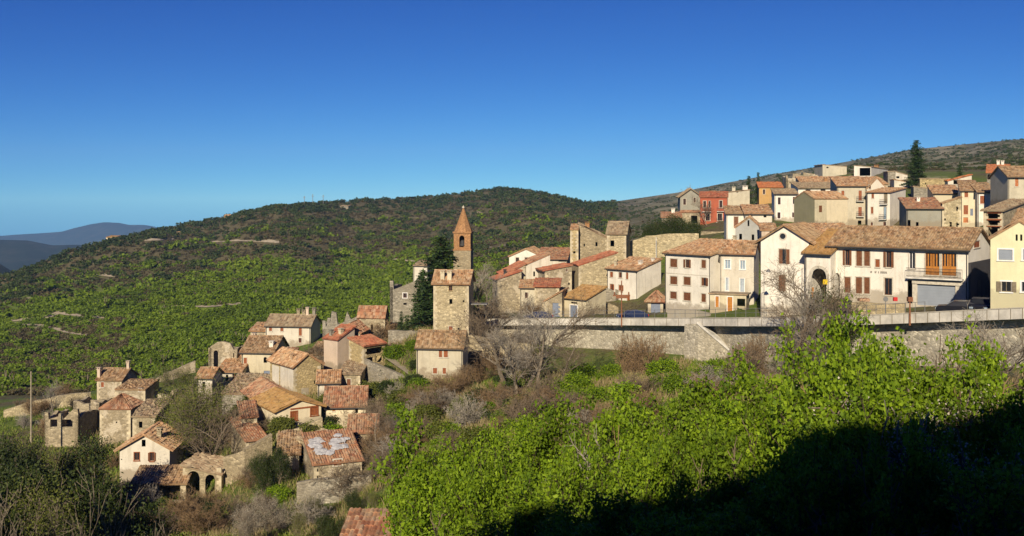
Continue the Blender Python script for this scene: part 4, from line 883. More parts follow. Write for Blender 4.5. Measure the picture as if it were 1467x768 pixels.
H('house with bright orange roof and dark gable on the upper right', 1414, 1446, 247, 290, 212, 26, depth=9, roof='shed_b', rise=1.9, wall='stoneg', rmat='tbright', oh=.3, chim=[(.5,.95,.8,.6,'white'),(.7,.95,.7,.6,'white')], wins=[('F','hole',1414.5,249.5,1419,257)])
H('small hut with red corner roof and white wall near the small cypress', 1358, 1392, 259, 275, 222, 16, depth=5, roof='shed_r', rise=1.3, wall='white2', rmat='tbright', oh=.2, name='hut', cat='hut', worn=1, wins=[('F','hole',1366,258,1372,264)])
H('beige stone house with red shutter at the right edge', 1444, 1492, 252.5, 300, 168, 6, depth=8, roof='gable_x', rise=1.7, wall='beige', rmat='tbrown', oh=.4, leaf='tbright', wins=[('F','sh',1454.2,255,1459,267)])
LB = H('rough stone house with dark open balconies and pale tile roof above the yellow house', 1409, 1436, 302, 345, 124, 42, S(1475), roof='shed_b', rise=1.3, wall='stone', rmat='tgrey', oh=.35, so=.3, sink=6, wins=[('F','hole',1415,303.5,1434.5,313),('F','hole',1415,314.5,1434.5,322.5),('F','hole',1416,325.5,1434.5,341)])
for yy in (313.5, 323.5):
    a, z = facade(0,0,0,LB[0],'F',1414.5,yy); b, _ = facade(0,0,0,LB[0],'F',1435,yy); q = MB(); q.obox((0,0),(1,0),(0,-1), a, b, -.1, .15, z - .1, z); q.obox((0,0),(1,0),(0,-1), a, b, .1, .14, z + .7, z + .76); q.build('balcony', M['woodr'], LB[0])
H('dark-roofed house corner at the far right above the yellow house', 1452, 1500, 318, 350, 104, 34, depth=5, roof='shed_b', rise=1.2, wall='concrete', rmat='tbrown', oh=.3)
GC = H('grey stone gable house with two slit windows behind the gable-fronted house', 1053.5, 1090.5, 326.5, 360, 160, 14, depth=11, roof='gable_y', rise=1.65, wall='greyblue', rmat='torange', oh=.12, so=.1, ridge_off=.54, wins=[('F','hole',1059,335,1063,346),('F','hole',1077,336,1080.5,347),('F','hole',1071,315.5,1073.5,324)])
H('white house with shuttered door and brown roof below the beige stepped house', 1040.5, 1067, 306, 355, 186, 8, depth=6, roof='shed_b', rise=1.3, wall='white', rmat='tbrown', leaf='wood', oh=.35, wins=[('F','dr',1051.5,310.5,1057.5,325)])
H('low white attic strip with two small dark windows under brown tiles', 1067.5, 1106, 306, 335, 184, 6, depth=6, roof='shed_b', rise=1.5, wall='white2', rmat='torange', oh=.35, wins=[('F','hole',1072.5,308.5,1078,312),('F','hole',1094,308.5,1098,311.5)])
H('peach-plastered end wall house beside the grey stone gable', 1091, 1112, 330, 352, 152, 10, depth=5, roof='shed_b', rise=.9, wall='pink', rmat='torange', oh=.2)
H('reddish tiled outbuilding roof between the hall and the olive-gabled house', 1160, 1222, 338, 352, 142, 6, depth=7, roof='shed_b', rise=1.5, wall='stonep', rmat='torange', oh=.25, worn=.9)
# far houses on the hill
def far_house(label, x0, x1, hpx, Y, **kw):
    b = float(gpy((x0 + x1) / 2, Y)) + .6; H(label, x0, x1, b - hpx, b, Y, 8, sink=3, **kw)
far_house('tiny cream farmhouse on the left shoulder of the wooded hill', 152, 165, 7, 700, depth=7, roof='shed_b', rise=1.0, wall='cream', rmat='tochre', name='farmhouse', cat='farmhouse')
far_house('small orange hilltop house among the pines', 321, 329, 5, 860, depth=5, roof='gable_x', rise=1.5, wall='orange', rmat='torange', name='farmhouse', cat='farmhouse')
far_house('pale hilltop hut beside the ridge masts', 487, 499, 5, 905, depth=8, roof='shed_b', rise=.8, wall='stoneg', rmat='tgrey', name='hilltop_hut', cat='hut')
far_house('tiny ochre hut on the ridge left of the orange hilltop house', 252, 257, 3.4, 790, depth=4, roof='gable_x', rise=1.0, wall='orange', rmat='torange', name='hilltop_hut', cat='hut')
# ================================================================== road, parapet, retaining wall
def strip(pxs, offs0, offs1, zf0, zf1):
    """solid running along the road edge: Y offsets offs0..offs1 from the parapet front, heights zf0..zf1"""
    q = MB(); n = len(pxs)
    pts = []
    for p in pxs:
        Y = float(Yw(p)); x = (p - CX) / F * Y
        pts.append((x, Y))
    def nv(i):
        a = np.array(pts[max(0, i - 1)]); b = np.array(pts[min(n - 1, i + 1)]); t = (b - a) / np.linalg.norm(b - a); return np.array([-t[1], t[0]])
    ring = []
    for i, p in enumerate(pxs):
        m = nv(i); m = m if m[1] > 0 else -m
        a = np.array(pts[i]) + m * offs0; b = np.array(pts[i]) + m * offs1
        z0 = zf0(p); z1 = zf1(p)
        ring.append([(a[0], a[1], z0), (b[0], b[1], z0), (b[0], b[1], z1), (a[0], a[1], z1)])
    for i in range(n - 1):
        A, B = ring[i], ring[i + 1]
        for k in range(4): j = (k + 1) % 4; q.quad(A[k], A[j], B[j], B[k])
    q.quad(*ring[0]); q.quad(*ring[-1][::-1])
    return q
pxs = list(np.arange(694, 1620, 14))
tag(strip(pxs, 0, .3, lambda p: zpar(p) - 1.0, lambda p: zpar(p) - .08).build('parapet_wall', M['parapet']), 'long pale concrete parapet edging the village road', 'parapet')
cp = strip(pxs, -.06, .36, lambda p: zpar(p) - .077, lambda p: zpar(p)).build('coping', M['frame'], bpy.data.objects['parapet_wall'])
strip(pxs, .303, 1.9, lambda p: zpar(p) - 1.0, lambda p: zpar(p) - .9).build('slab_edge', M['concrete'], bpy.data.objects['parapet_wall'])
tag(strip(pxs, 1.6, 3.0, lambda p: zpar(p) - 8.5, lambda p: zpar(p) - 1.03).build('retaining_wall', M['retain']), 'long grey rubble retaining wall carrying the road over the green slope', 'wall')
tag(strip(pxs, 1.903, 8.6, lambda p: zpar(p) - 1.2, lambda p: zpar(p) - .897).build('village_road', M['asphalt']), kind='structure')
q = MB()
for p in np.arange(700, 1500, 17):
    Y = float(Yw(p)); Y2 = float(Yw(p + 1)); A = np.array([(p - CX) / F * Y, Y]); B = np.array([(p + 1 - CX) / F * Y2, Y2]); t = (B - A) / np.linalg.norm(B - A); m = np.array([t[1], -t[0]]); m = m if m[1] < 0 else -m
    A3 = A + m * .002; q.obox(A3, t, m, -.03, .03, 0, .012, float(zpar(p)) - .98, float(zpar(p)) - .09)
q.build('joint_strips', M['wgrey'], bpy.data.objects['parapet_wall'])
# thin railing on the parapet, left and right stretches
def railing(p0, p1, step, hgt, label):
    q = MB(); prev = None; ps = np.arange(p0, p1, step)
    for p in ps:
        Y = float(Yw(p)) + .15; x = (p - CX) / F * Y; z = float(zpar(p)); q.tube((x, Y, z), (x, Y, z + hgt),   .034, .034, 5)
        if prev:
            for k in (.5, .97): q.tube((prev[0], prev[1], prev[2] + hgt * k), (x, Y, z + hgt * k), .026, .026, 4)
        prev = (x, Y, z)
    tag(q.build('road_railing', M['rail']), label, 'railing')
railing(735, 1125, 14.5, 1.0, 'thin grey tube railing along the parapet beside the cream three-storey block')
railing(1213, 1330, 14, .95, 'short grey tube railing in front of the long white hall')
# wing wall with white coping
a, b = P(1000, 464, 121.6), P(1052, 508, 118.6); c = P(980.5, 465, 123.4)
q = MB(); t = np.array([.0, .6, 0])
def prism(q, pts, dvec):
    n = len(pts); m = len(q.v); q.v += [tuple(p) for p in pts] + [tuple(np.array(p) + dvec) for p in pts]
    q.f.append(tuple(range(m, m + n))); q.f.append(tuple(range(m + 2 * n - 1, m + n - 1, -1))); q.r += [.5, .5]
    for i in range(n): j = (i + 1) % n; q.f.append((m + i, m + n + i, m + n + j, m + j)); q.r.append(.5)
dn = lambda p, k: np.array([p[0], p[1], p[2] - k])
prism(q, [a, b, dn(b, 3), dn(a, 8)], np.array([.35, .5, 0]))
prism(q, [c, a, dn(a, 8), dn(c, 8)], np.array([.35, .5, 0]))
ww = tag(q.build('wing_wall', M['retain']), 'sloping stone wing wall with pale coping running down from the road', 'wall')
q = MB(); up = np.array([0, 0, .003]); prism(q, [a + up + [-.15, -.1, 0], b + up + [-.15, -.1, 0], b + [-.15, -.1, .28], a + [-.15, -.1, .28]], np.array([.6, .8, 0])); q.build('coping', M['concrete'], ww)
# fore-court walls
def low_wall(name, pts, hgt, th, mat, label, cat='wall', sink=1.5, top=None):
    """pts: (px, py_of_top, Y)"""
    q = MB(); W = [P(*p) for p in pts]
    for i in range(len(W) - 1):
        A, B = W[i], W[i + 1]; d = B - A; d[2] = 0; d /= np.linalg.norm(d); m = np.array([-d[1], d[0], 0]) * th
        n = max(1, int(np.linalg.norm(B - A) / 1.2)); rr = random.Random(int(abs(A[0] * 9)))
        js = [rr.uniform(-.12, .08) for _ in range(n + 1)]
        for k in range(n):
            a = A + (B - A) * k / n; b = A + (B - A) * (k + 1) / n; a[2] += js[k]; b[2] += js[k + 1]
            lo = lambda p: np.array([p[0], p[1], p[2] - hgt - sink])
            q.quad(lo(a), lo(b), b, a); q.quad(a, b, b + m, a + m); q.quad(lo(b) + m, lo(a) + m, a + m, b + m)
        q.quad(lo(A), A, A + m, lo(A) + m); q.quad(lo(B), lo(B) + m, B + m, B)
    return tag(q.build(name, mat if not isinstance(mat, str) else M[mat]), label, cat)
low_wall('stone_wall', [(1200, 431, 106), (1232, 432, 104.5), (1296, 436, 102)], 2.5, .5, 'stonel', 'low rubble forecourt wall in front of the white hall')
low_wall('stone_wall', [(1150, 428, 110), (1190, 430, 107)], 2.5, .5, 'stoneg', 'grey forecourt wall under the arcade wing')
low_wall('stone_wall', [(850, 435, 158), (872, 434, 158), (886, 440, 158)], 3, .6, 'stone', 'short garden wall between the roadside store and the small white house')
low_wall('ramp_wall', [(956, 442, 134), (1000, 445, 131.5), (1016, 448, 130)], 2.5, .3, 'greyblue', 'smooth grey ramp wall at the foot of the cream block')
low_wall('stone_wall', [(902, 346, 188), (925, 338, 188), (960, 335, 187), (1001, 334, 186)], 9, .7, 'stonel', 'long high golden stone garden wall under the dark hedge')
low_wall('stone_wall', [(1004, 332, 208), (1044, 331, 206)], 7, .7, 'stone', 'stone terrace wall under the red-plastered house')
low_wall('stone_wall', [(556, 473, 146), (590, 474, 144), (622, 478, 142)], 6, .6, 'stoneg', 'grey terrace wall left of the stone tower house')
low_wall('stone_wall', [(672, 480, 139), (700, 486, 138), (760, 492, 137)], 5, .6, 'stonel', 'overgrown terrace wall right of the stone tower house')
low_wall('stone_wall', [(514, 512, 138), (540, 522, 135), (598, 548, 131)], 3.5, .5, 'stoneg', 'terrace wall curving under the pale path to the beige farmhouse')
low_wall('stone_wall', [(5, 588, 156), (40, 577, 157), (90, 566, 158), (130, 562, 160)], 1.2, .6, 'stonel', 'rough stone field wall along the left hill lane')
low_wall('stone_wall', [(205, 553, 168), (235, 536, 169), (280, 517, 172)], 1.6, .6, 'stonep', 'broken stone lane wall climbing behind the left ruins')
low_wall('stone_wall', [(320, 655, 112), (350, 645, 111), (390, 622, 113)], 3.2, .5, 'stone', 'pale stone terrace wall under the red-roofed shed')
low_wall('stone_wall', [(396, 622, 117), (430, 613, 117), (462, 598, 118)], 2.5, .5, 'stonel', 'sloping stone plinth wall under the white ochre-roofed house')
low_wall('stone_wall', [(425, 690, 99), (470, 686, 98.5), (532, 680, 98)], 4.5, .5, 'stoneg', 'tall stone terrace wall in front of the silver-patched cottage')
low_wall('stone_wall', [(185, 716, 106), (270, 717, 106), (330, 719, 107)], 3.5, .5, 'stone', 'stone terrace wall under the open porch')
# little tiled roof at the bottom edge
H('tiled outhouse roof peeping over the bottom edge below the cottage wall', 492, 556, 772, 800, 62, 4, depth=2.6, roof='shed_b', rise=.8, wall='stone', rmat='torred', oh=.3, name='outhouse', cat='outhouse', sink=2)
# house behind the camera: it throws the big foreground shadow
def back_house():
    root = empty('neighbour_house', (-6.5, -20, -1.8)); tag(root, 'plastered house behind the viewpoint whose gable shades the foreground', 'house')
    w, D, h, r = 34.0, 9.5, HB, 5.7
    mb = MB(); tops = {'F': [(0, h), (w / 2, h + r), (w, h)]}
    for o, d, nrm, L, tp in (((0, 0), (1, 0), (0, -1), w, tops['F']), ((w, D), (-1, 0), (0, 1), w, tops['F']), ((w, 0), (0, 1), (1, 0), D, [(0, h), (D, h)]), ((0, D), (0, -1), (-1, 0), D, [(0, h), (D, h)])):
        wall_face(mb, o, d, nrm, tp, -6, [])
    mb.build('walls', M['white2'], root); rf = MB(); q = r / (w / 2)
    slope_mesh(rf, (-.4, D + .3, h - .4 * q), (-.4, -.3, h - .4 * q), (w / 2, -.3, h + r), (w / 2, D + .3, h + r)); slope_mesh(rf, (w + .4, -.3, h - .4 * q), (w + .4, D + .3, h - .4 * q), (w / 2, D + .3, h + r), (w / 2, -.3, h + r))
    rf.build('roof', M['tbrown'], root)
HB = 8.95
back_house()
nx_, ny_ = 40, 30
xb, yb_ = np.meshgrid(np.linspace(-160, 160, nx_), np.linspace(1.0, -120, ny_), indexing='ij'); zb_ = -1.9 - np.clip(yb_, -120, 0) * .24 + fnoise(xb, yb_, 30, 41) * .5
zb_ = np.where((xb > -14) & (xb < 34) & (yb_ > -30), np.minimum(zb_, -1.6), zb_)
ii = np.arange(nx_ * ny_).reshape(nx_, ny_); mb_ = mesh_np('added_sky_block_slope', np.stack([xb, yb_, zb_], -1).reshape(-1, 3), np.stack([ii[:-1, :-1], ii[1:, :-1], ii[1:, 1:], ii[:-1, 1:]], -1).reshape(-1, 4), TM, smooth=True)
tag(add('hillside_terrain', mb_), kind='structure')  # unseen slope added to block sky light from behind the camera
# draped tracks on the hill
def draped(name, pts, width, mat, lift=.25):
    q = MB(); W = []
    for i in range(len(pts) - 1):
        (p0, y0), (p1, y1) = pts[i], pts[i + 1]; n = max(2, int(abs(p1 - p0) / 4))
        for k in range(n): W.append((p0 + (p1 - p0) * k / n, y0 + (y1 - y0) * k / n))
    W.append(pts[-1]); prev = None
    for p, y in W:
        ys = np.linspace(210, 1400, 1200); g = gpy(np.full_like(ys, p), ys); hit = np.nonzero(g <= y)[0]
        if len(hit) == 0: prev = None; continue
        Y = ys[hit[0]]; c = np.array(G(p, Y)); c2 = np.array(G(p, Y + width)); c[2] += lift; c2[2] += lift
        if prev is not None: q.quad(prev[0], c, c2, prev[1])
        prev = (c, c2)
    tag(q.build(name, M[mat]), kind='structure')
draped('hill_track', [(125, 394), (145, 396), (165, 398)], 9, 'dirt')
draped('hill_track', [(205, 346), (250, 344)], 8, 'dirt')
draped('hill_track', [(16, 462), (45, 459), (70, 457), (85, 451), (115, 455), (155, 458)], 7, 'dirt')
draped('hill_track', [(20, 466), (60, 468), (95, 478), (125, 482)], 5, 'dirt')
draped('hill_track', [(230, 442), (300, 441), (345, 437), (378, 438)], 5, 'dirt')
draped('hill_track', [(558, 372), (580, 375), (600, 377)], 5, 'dirt')
draped('hill_track', [(697, 356), (715, 354), (735, 351)], 9, 'dirt')
draped('hill_track', [(300, 348), (345, 346), (400, 349)], 6, 'dirt')
# courtyard by the barn
q = MB(); cy = [P(550, 512, 139), P(556, 500, 144), P(585, 503, 143), P(600, 540, 131.5), P(585, 536, 132)]
for p in cy: p[2] += 0
q.f.append(tuple(range(5))); q.v += [tuple(p) for p in cy]; q.r.append(.5); tag(q.build('courtyard_path', M['dirt']), kind='structure')

# ================================================================== street furniture and vehicles
def pole(name, px, py0, py1, Y, r, mat, label, cat, extra=None):
    a, b = P(px, py1, Y), P(px, py0, Y); o = empty(name, tuple(a)); tag(o, label, cat)
    q = MB(); q.tube((0, 0, -1.5), (0, 0, b[2] - a[2]), r, r * .65, 8); q.build('pole', M[mat], o)
    return o, b[2] - a[2]
o, h = pole('utility_pole', 44.5, 532, 618, 132, .13, 'barkl', 'tall weathered wooden utility pole at the far left', 'pole')
def cross_lamp(px, Y, label, arms):
    p = float(zpar(px)); o = empty('street_lamp', ((px - CX) / F * (Y), Y, p - 1.2)); tag(o, label, 'lamp post'); h = (YH - arms[0]) / F * Y - (p - 1.2)
    q = MB(); q.tube((0, 0, 0), (0, 0, h), .10, .07, 8); q.build('pole', M['rust'], o)
    return o, h
o, h = cross_lamp(890.5, float(Yw(890)) - .12, 'rusty crucifix-like lamp post standing at the parapet before the small white house', (402,))
q = MB(); q.box(-1.15, 1.15, -.08, .08, h - 2.1, h - 1.9); q.box(-.75, .75, -.25, -.08, h - 2.35, h - 2.1); q.build('crossbeam', M['rust'], o)
q = MB()
for s in (-1, 1): q.tube((s * .95, -.05, h - 1.9), (s * .95, -.05, h - 1.5), .12, .07, 8)
q.tube((0, -.1, h - 1.6), (0, -.1, h - .6), .14, .1, 8); q.build('lantern', M['rust'], o)
o, h = cross_lamp(1303.5, float(Yw(1303)) - .12, 'short parapet post with a red box on top before the grey garage', (432,))
q = MB(); q.box(-.22, .22, -.22, .22, h, h + .42); q.build('lamp_box', M['rust'], o)
o, h = pole('street_lamp', 1094.5, 388, 452, 112, .05, 'rail', 'slim grey street lamp with a hooded head by the gable-fronted house', 'street lamp')
q = MB(); q.tube((0, 0, h), (.45, -.2, h + .15), .035, .03, 6); q.tube((.45, -.2, h - .12), (.45, -.2, h + .22), .30, .06, 10); q.build('lamp_head', M['rail'], o)
o, h = pole('flag_pole', 940, 340, 370, 186, .07, 'framew', 'thin white pole standing against the golden garden wall', 'pole')
for px, y0, y1, Y, lb in ((1153, 362, 452, 112.2, 'tall dark drainpipe-like post at the corner of the arcade wing'), (1213.5, 425, 450, 100.5, 'pale signpost with round plate before the hall forecourt wall'), (1268.5, 427, 450, 98.8, 'second pale signpost in front of the hall between wall and railing')):
    o, h = pole('post' if px < 1200 else 'sign_post', px, y0, y1, Y, .055, 'iron' if px < 1200 else 'rail', lb, 'post')
    if px > 1200: q = MB(); q.tube((0, -.06, h - .1), (0, -.09, h - .1), .25, .25, 14); q.build('sign_plate', M['rail'], o)
def boxy(name, label, cat, px0, py0, px1, py1, Y, dep, mat):
    a, b = P(px0, py1, Y), P(px1, py0, Y); q = MB(); q.box(0, b[0] - a[0], 0, dep, 0, b[2] - a[2]); w = b[0] - a[0]; hh = b[2] - a[2]
    q.box(w * .08, w * .92, -.02, -.002, hh * .1, hh * .9)
    o = q.build(name, M[mat], None, tuple(a)); return tag(o, label, cat)
boxy('yellow_sign', 'yellow sign board fixed inside the arched passage', 'sign', 1179, 400.5, 1185.5, 407.5, 112.4, .06, 'yellowp')
boxy('red_post_box', 'small red letter box on the hall wall beside the forecourt', 'letter box', 1280.5, 426, 1286, 431.5, 107.5, .3, 'redp')
boxy('notice_board', 'dark notice board standing behind the parapet by the arcade', 'notice board', 1206, 430, 1219, 450, 101.5, .12, 'darkgrey')
boxy('orange_panel', 'orange leaning board at the arcade entrance', 'board', 1163, 412, 1166, 427, 111.8, .1, 'woodo')
boxy('stone_planter', 'terracotta coloured planter on the forecourt wall', 'planter', 1232, 428, 1246, 432, 105, .8, 'torred')
def car(px, py, Y, yaw, paint, label, hatch=True):
    g = P(px, py, Y); o = empty('parked_car', tuple(g), yaw); tag(o, label, 'car')
    q = MB(); n = 12
    prof_ = [(-2.05, .35), (-2.08, .72), (-1.95, .92), (-1.15, 1.0), (-.55, 1.42), (.75, 1.46), (1.55, 1.28), (1.98, .98), (2.05, .6), (2.02, .35)]
    secs = [(-.82, .0), (-.80, .06), (-.62, .0), (.62, .0), (.80, .06), (.82, .0)]
    def sec(y, k): return [(x * (1 - .02 * k), y * (1 if z < 1.05 else .86), z) for x, z in prof_]
    rings = [sec(y, k) for y, k in ((-.84, 1), (-.8, 0), (0, 0), (.8, 0), (.84, 1))]
    for A, B in zip(rings[:-1], rings[1:]):
        for i in range(len(A) - 1): q.quad(A[i], A[i + 1], B[i + 1], B[i])
        q.quad(A[-1], A[0], B[0], B[-1])
    for rg_ in (rings[0], rings[-1]): m = len(q.v); q.v += rg_; q.f.append(tuple(range(m, m + len(rg_)))); q.r.append(.5)
    q.build('body', M[paint], o)
    q = MB()
    for s in (-1, 1):
        y = s * .752; q.quad((-1.0, y, 1.04), (-.5, s * .738, 1.36), (.1, s * .738, 1.38), (.1, y, 1.04)); q.quad((.16, y, 1.04), (.16, s * .738, 1.38), (.75, s * .738, 1.39), (1.4, y, 1.1))
    q.quad((-1.18, -.66, 1.02), (-1.18, .66, 1.02), (-.6, .62, 1.41), (-.6, -.62, 1.41)); q.quad((1.58, -.62, 1.285), (1.58, .62, 1.285), (1.99, .64, 1.0), (1.99, -.64, 1.0))
    q.build('window_glass', M['pglass'], o)
    for sx in (-1.3, 1.25):
        for s in (-1, 1):
            q = MB(); q.tube((sx, s * .68, .32), (sx, s * .87, .32), .32, .32, 16); wh = q.build('wheel', M['tyre'], o)
            q = MB(); q.tube((sx, s * .872, .32), (sx, s * .885, .32), .19, .19, 12); q.build('rim', M['rail'], wh)
    for s in (-1, 1):
        q = MB(); q.box(2.0, 2.09, s * .66 - .13, s * .66 + .13, .72, .95); q.build('tail_lamp', M['lampred'], o)
        q = MB(); q.box(-2.12, -2.03, s * .62 - .16, s * .62 + .16, .62, .78); q.build('headlight', M['bglass'], o)
    return o
zc = lambda px, dy: YH - (float(zroad(px)) / (float(Yw(px)) + dy)) * F
for px, dy, yaw, paint, lb in ((1376, 3.2, R(-28), 'carblk', 'dark hatchback parked behind the parapet beside the grey garage'), (1405, 4.6, R(60), 'carblk', 'second dark car tucked beside the yellow house'), (771, 4, R(8), 'carblue', 'dark blue car parked near the rusty-roofed annex'), (906, 4.0, R(5), 'carblue', 'blue car parked below the small white house')):
    car(px, zc(px, dy), float(Yw(px)) + dy, yaw, paint, lb)

# ================================================================== vegetation
def rand_dirs(n, r):
    v = r.normal(size=(n, 3)); return v / np.linalg.norm(v, axis=1)[:, None]
def leaf_quads(C, size, r, asp=.55, up=.35):
    """rhombic leaves at centres C"""
    n = len(C); nv = rand_dirs(n, r); nv[:, 2] += up; nv /= np.linalg.norm(nv, axis=1)[:, None]
    t = rand_dirs(n, r); a = np.cross(nv, t); a /= np.linalg.norm(a, axis=1)[:, None] + 1e-9; b = np.cross(nv, a)
    s = (size * r.uniform(.6, 1.35, n))[:, None]
    Vv = np.stack([C + a * s, C + b * s * asp, C - a * s, C - b * s * asp], 1).reshape(-1, 3)
    return Vv, np.arange(4 * n).reshape(n, 4)
def seg_mesh(S, n=3):
    """S rows: p0(3) p1(3) r0 r1 -> prisms"""
    S = np.asarray(S, float); p, q, r0, r1 = S[:, 0:3], S[:, 3:6], S[:, 6], S[:, 7]
    d = q - p; L = np.linalg.norm(d, axis=1)[:, None]; d = d / np.maximum(L, 1e-6)
    ref = np.where(np.abs(d[:, 2:3]) > .9, np.array([[1., 0, 0]]), np.array([[0, 0, 1.]]))
    a = np.cross(d, ref); a /= np.linalg.norm(a, axis=1)[:, None]; b = np.cross(d, a)
    Vv = []
    for c, rr_ in ((p, r0), (q, r1)):
        for i in range(n):
            t = 2 * np.pi * i / n; Vv.append(c + (a * np.cos(t) + b * np.sin(t)) * rr_[:, None])
    Vv = np.stack(Vv, 1).reshape(-1, 3); m = len(S); base = np.arange(m)[:, None] * 2 * n
    Fq = np.concatenate([np.concatenate([base + i, base + (i + 1) % n, base + n + (i + 1) % n, base + n + i], 1) for i in range(n)])
    return Vv, Fq
def skeleton(h, seed, levels=4, nch=(7, 6, 5, 4), spread=.8, trunk=.14, stems=1, up=.25, first=.25, lens=(.55, .5, .5, .45), rtip=.009):
    rr = random.Random(seed); S = []; tips = []
    def grow(p, d, L, r, lv):
        n = 4 if lv < 2 else 3; pos = p.copy(); dd = d.copy(); nodes = [(pos.copy(), r)]
        for i in range(n):
            dd = (dd + Vector((rr.gauss(0, .12), rr.gauss(0, .12), rr.gauss(0, .08) + up * .16 * (lv > 0)))).normalized()
            nx = pos + dd * (L / n); r2 = max(rtip, r * (1 - .62 * (i + 1) / n))
            S.append((*pos, *nx, nodes[-1][1], r2)); pos = nx; nodes.append((pos.copy(), r2))
        tips.append((pos.copy(), lv))
        if lv >= levels: return
        k = nch[min(lv, len(nch) - 1)]
        for j in range(k):
            f = (first if lv == 0 else .2) + (1 - (first if lv == 0 else .2)) * (j + rr.random()) / k
            fi = min(n - 1e-3, f * n); i = int(fi); a, b = nodes[i][0], nodes[i + 1][0]; q = a.lerp(b, fi - i)
            ang = rr.uniform(0, 6.283); side = dd.orthogonal().normalized(); side.rotate(__import__('mathutils').Quaternion(d, ang))
            nd = (d * (1 - spread * .5) + side * spread * rr.uniform(.7, 1.15)).normalized(); nd.z += up * .35; nd.normalize()
            grow(q, nd, L * lens[min(lv, len(lens) - 1)] * rr.uniform(.7, 1.2) * (1.1 - .5 * f * (lv == 0)), max(rtip, nodes[i][1] * .55), lv + 1)
    for s in range(stems):
        if stems == 1: d = Vector((rr.gauss(0, .05), rr.gauss(0, .05), 1)); p = Vector((0, 0, -.3))
        else: an = rr.uniform(0, 6.283); k = rr.uniform(.05, .55); d = Vector((math.cos(an) * k, math.sin(an) * k, 1)); p = Vector((rr.gauss(0, h * .07), rr.gauss(0, h * .07), -.3))
        grow(p, d.normalized(), h * (.72 if stems == 1 else rr.uniform(.6, .9)), trunk * (1 if stems == 1 else rr.uniform(.5, 1)), 0)
    return S, tips
def plant(name, trunk_me, crown_me, px=None, Y=None, sc=1.0, rz=0.0, label=None, cat='tree', group=None, loc=None, dz=0.0, parts=('trunk', 'crown'), sxy=1.0):
    g = loc or G(px, Y); o = empty(name, (g[0], g[1], g[2] + dz), rz); o.scale = (sc * sxy, sc * sxy, sc)
    tag(o, label, cat, group)
    if trunk_me: add(parts[0], trunk_me, o)
    if crown_me: add(parts[1], crown_me, o)
    return o
# --- bare trees
BARE = []
for i in range(3):
    S, tp = skeleton(10, 20 + i, 4, (9, 7, 5, 4), .75, .17, 1, .35, .22)
    S = np.array(S); thick = S[:, 6] > .035
    v1, f1_ = seg_mesh(S[thick], 5); v2, f2 = seg_mesh(S[~thick], 3)
    BARE.append((mesh_np('bare_trunk', v1, f1_, M['bark']), mesh_np('bare_twigs', v2, f2, M['twigg' if i == 1 else 'twig'])))
# --- bare bushes
BUSH = []
for i in range(5):
    S, tp = skeleton(3.0, 50 + i, 3, (8, 5, 4), .8, .035, 13, .3, .15, (.5, .45, .45), .009)
    v2, f2 = seg_mesh(S, 3); BUSH.append(mesh_np('bush_stems', v2, f2, M[('twig', 'twigr', 'twigg', 'twigr', 'twig')[i]]))
# --- leafy shrubs of the foreground
LEAFY = []
for i in range(5):
    S, tp = skeleton(4.2, 80 + i, 3, (8, 5, 4), .75, .05, 6, .45, .2, (.5, .5, .45), .006)
    r = np.random.default_rng(i)
    pts = np.array([tuple(p) for p, lv in tp if lv >= 1]); pts = pts[r.uniform(0, 1, len(pts)) < .9]
    n = 22; C = np.repeat(pts, n, 0) + r.normal(size=(len(pts) * n, 3)) * np.array([.105, .105, .10]); C = C[C[:, 2] > .2]
    v, f = leaf_quads(C, .052, r, .6, .7)
    cl = np.repeat(np.random.default_rng(i + 9).uniform(0, 1, len(pts)), n)[:len(C)]
    rn = np.clip(.55 * r.uniform(0, 1, len(C)) + .45 * cl, 0, 1)
    v1, f1_ = seg_mesh(np.array(S), 4)
    LEAFY.append((mesh_np('shrub_stems', v1, f1_, M['barkd']), mesh_np('shrub_leaves', v, f, M['leaf'], rnd=rn)))
# --- dark and olive leafy trees
def leafy(h, seed, mat, leaf, n, stems=1, sg=.35, spread=.8):
    S, tp = skeleton(h, seed, 3, (8, 6, 4), spread, h * .016, stems, .35, .2, (.55, .5, .45), .012); r = np.random.default_rng(seed)
    pts = np.array([tuple(p) for p, lv in tp if lv >= 2]); C = np.repeat(pts, n, 0) + r.normal(size=(len(pts) * n, 3)) * sg
    v, f = leaf_quads(C, leaf, r, .6); v1, f1_ = seg_mesh(np.array(S), 4)
    return mesh_np('tree_trunk', v1, f1_, M['bark']), mesh_np('tree_leaves', v, f, M[mat], rnd=r.uniform(0, 1, len(C)))
OLIVE = [leafy(7, 101 + i, 'leafo', .06, 10, 1 if i == 0 else 4, .34) for i in range(3)]
DARK = [leafy(5, 111 + i, 'leafd', .075, 22, 5, .3) for i in range(3)]
BLOS = [leafy(3, 121 + i, 'blossom', .018, 11, 5, .13, .9) for i in range(2)]
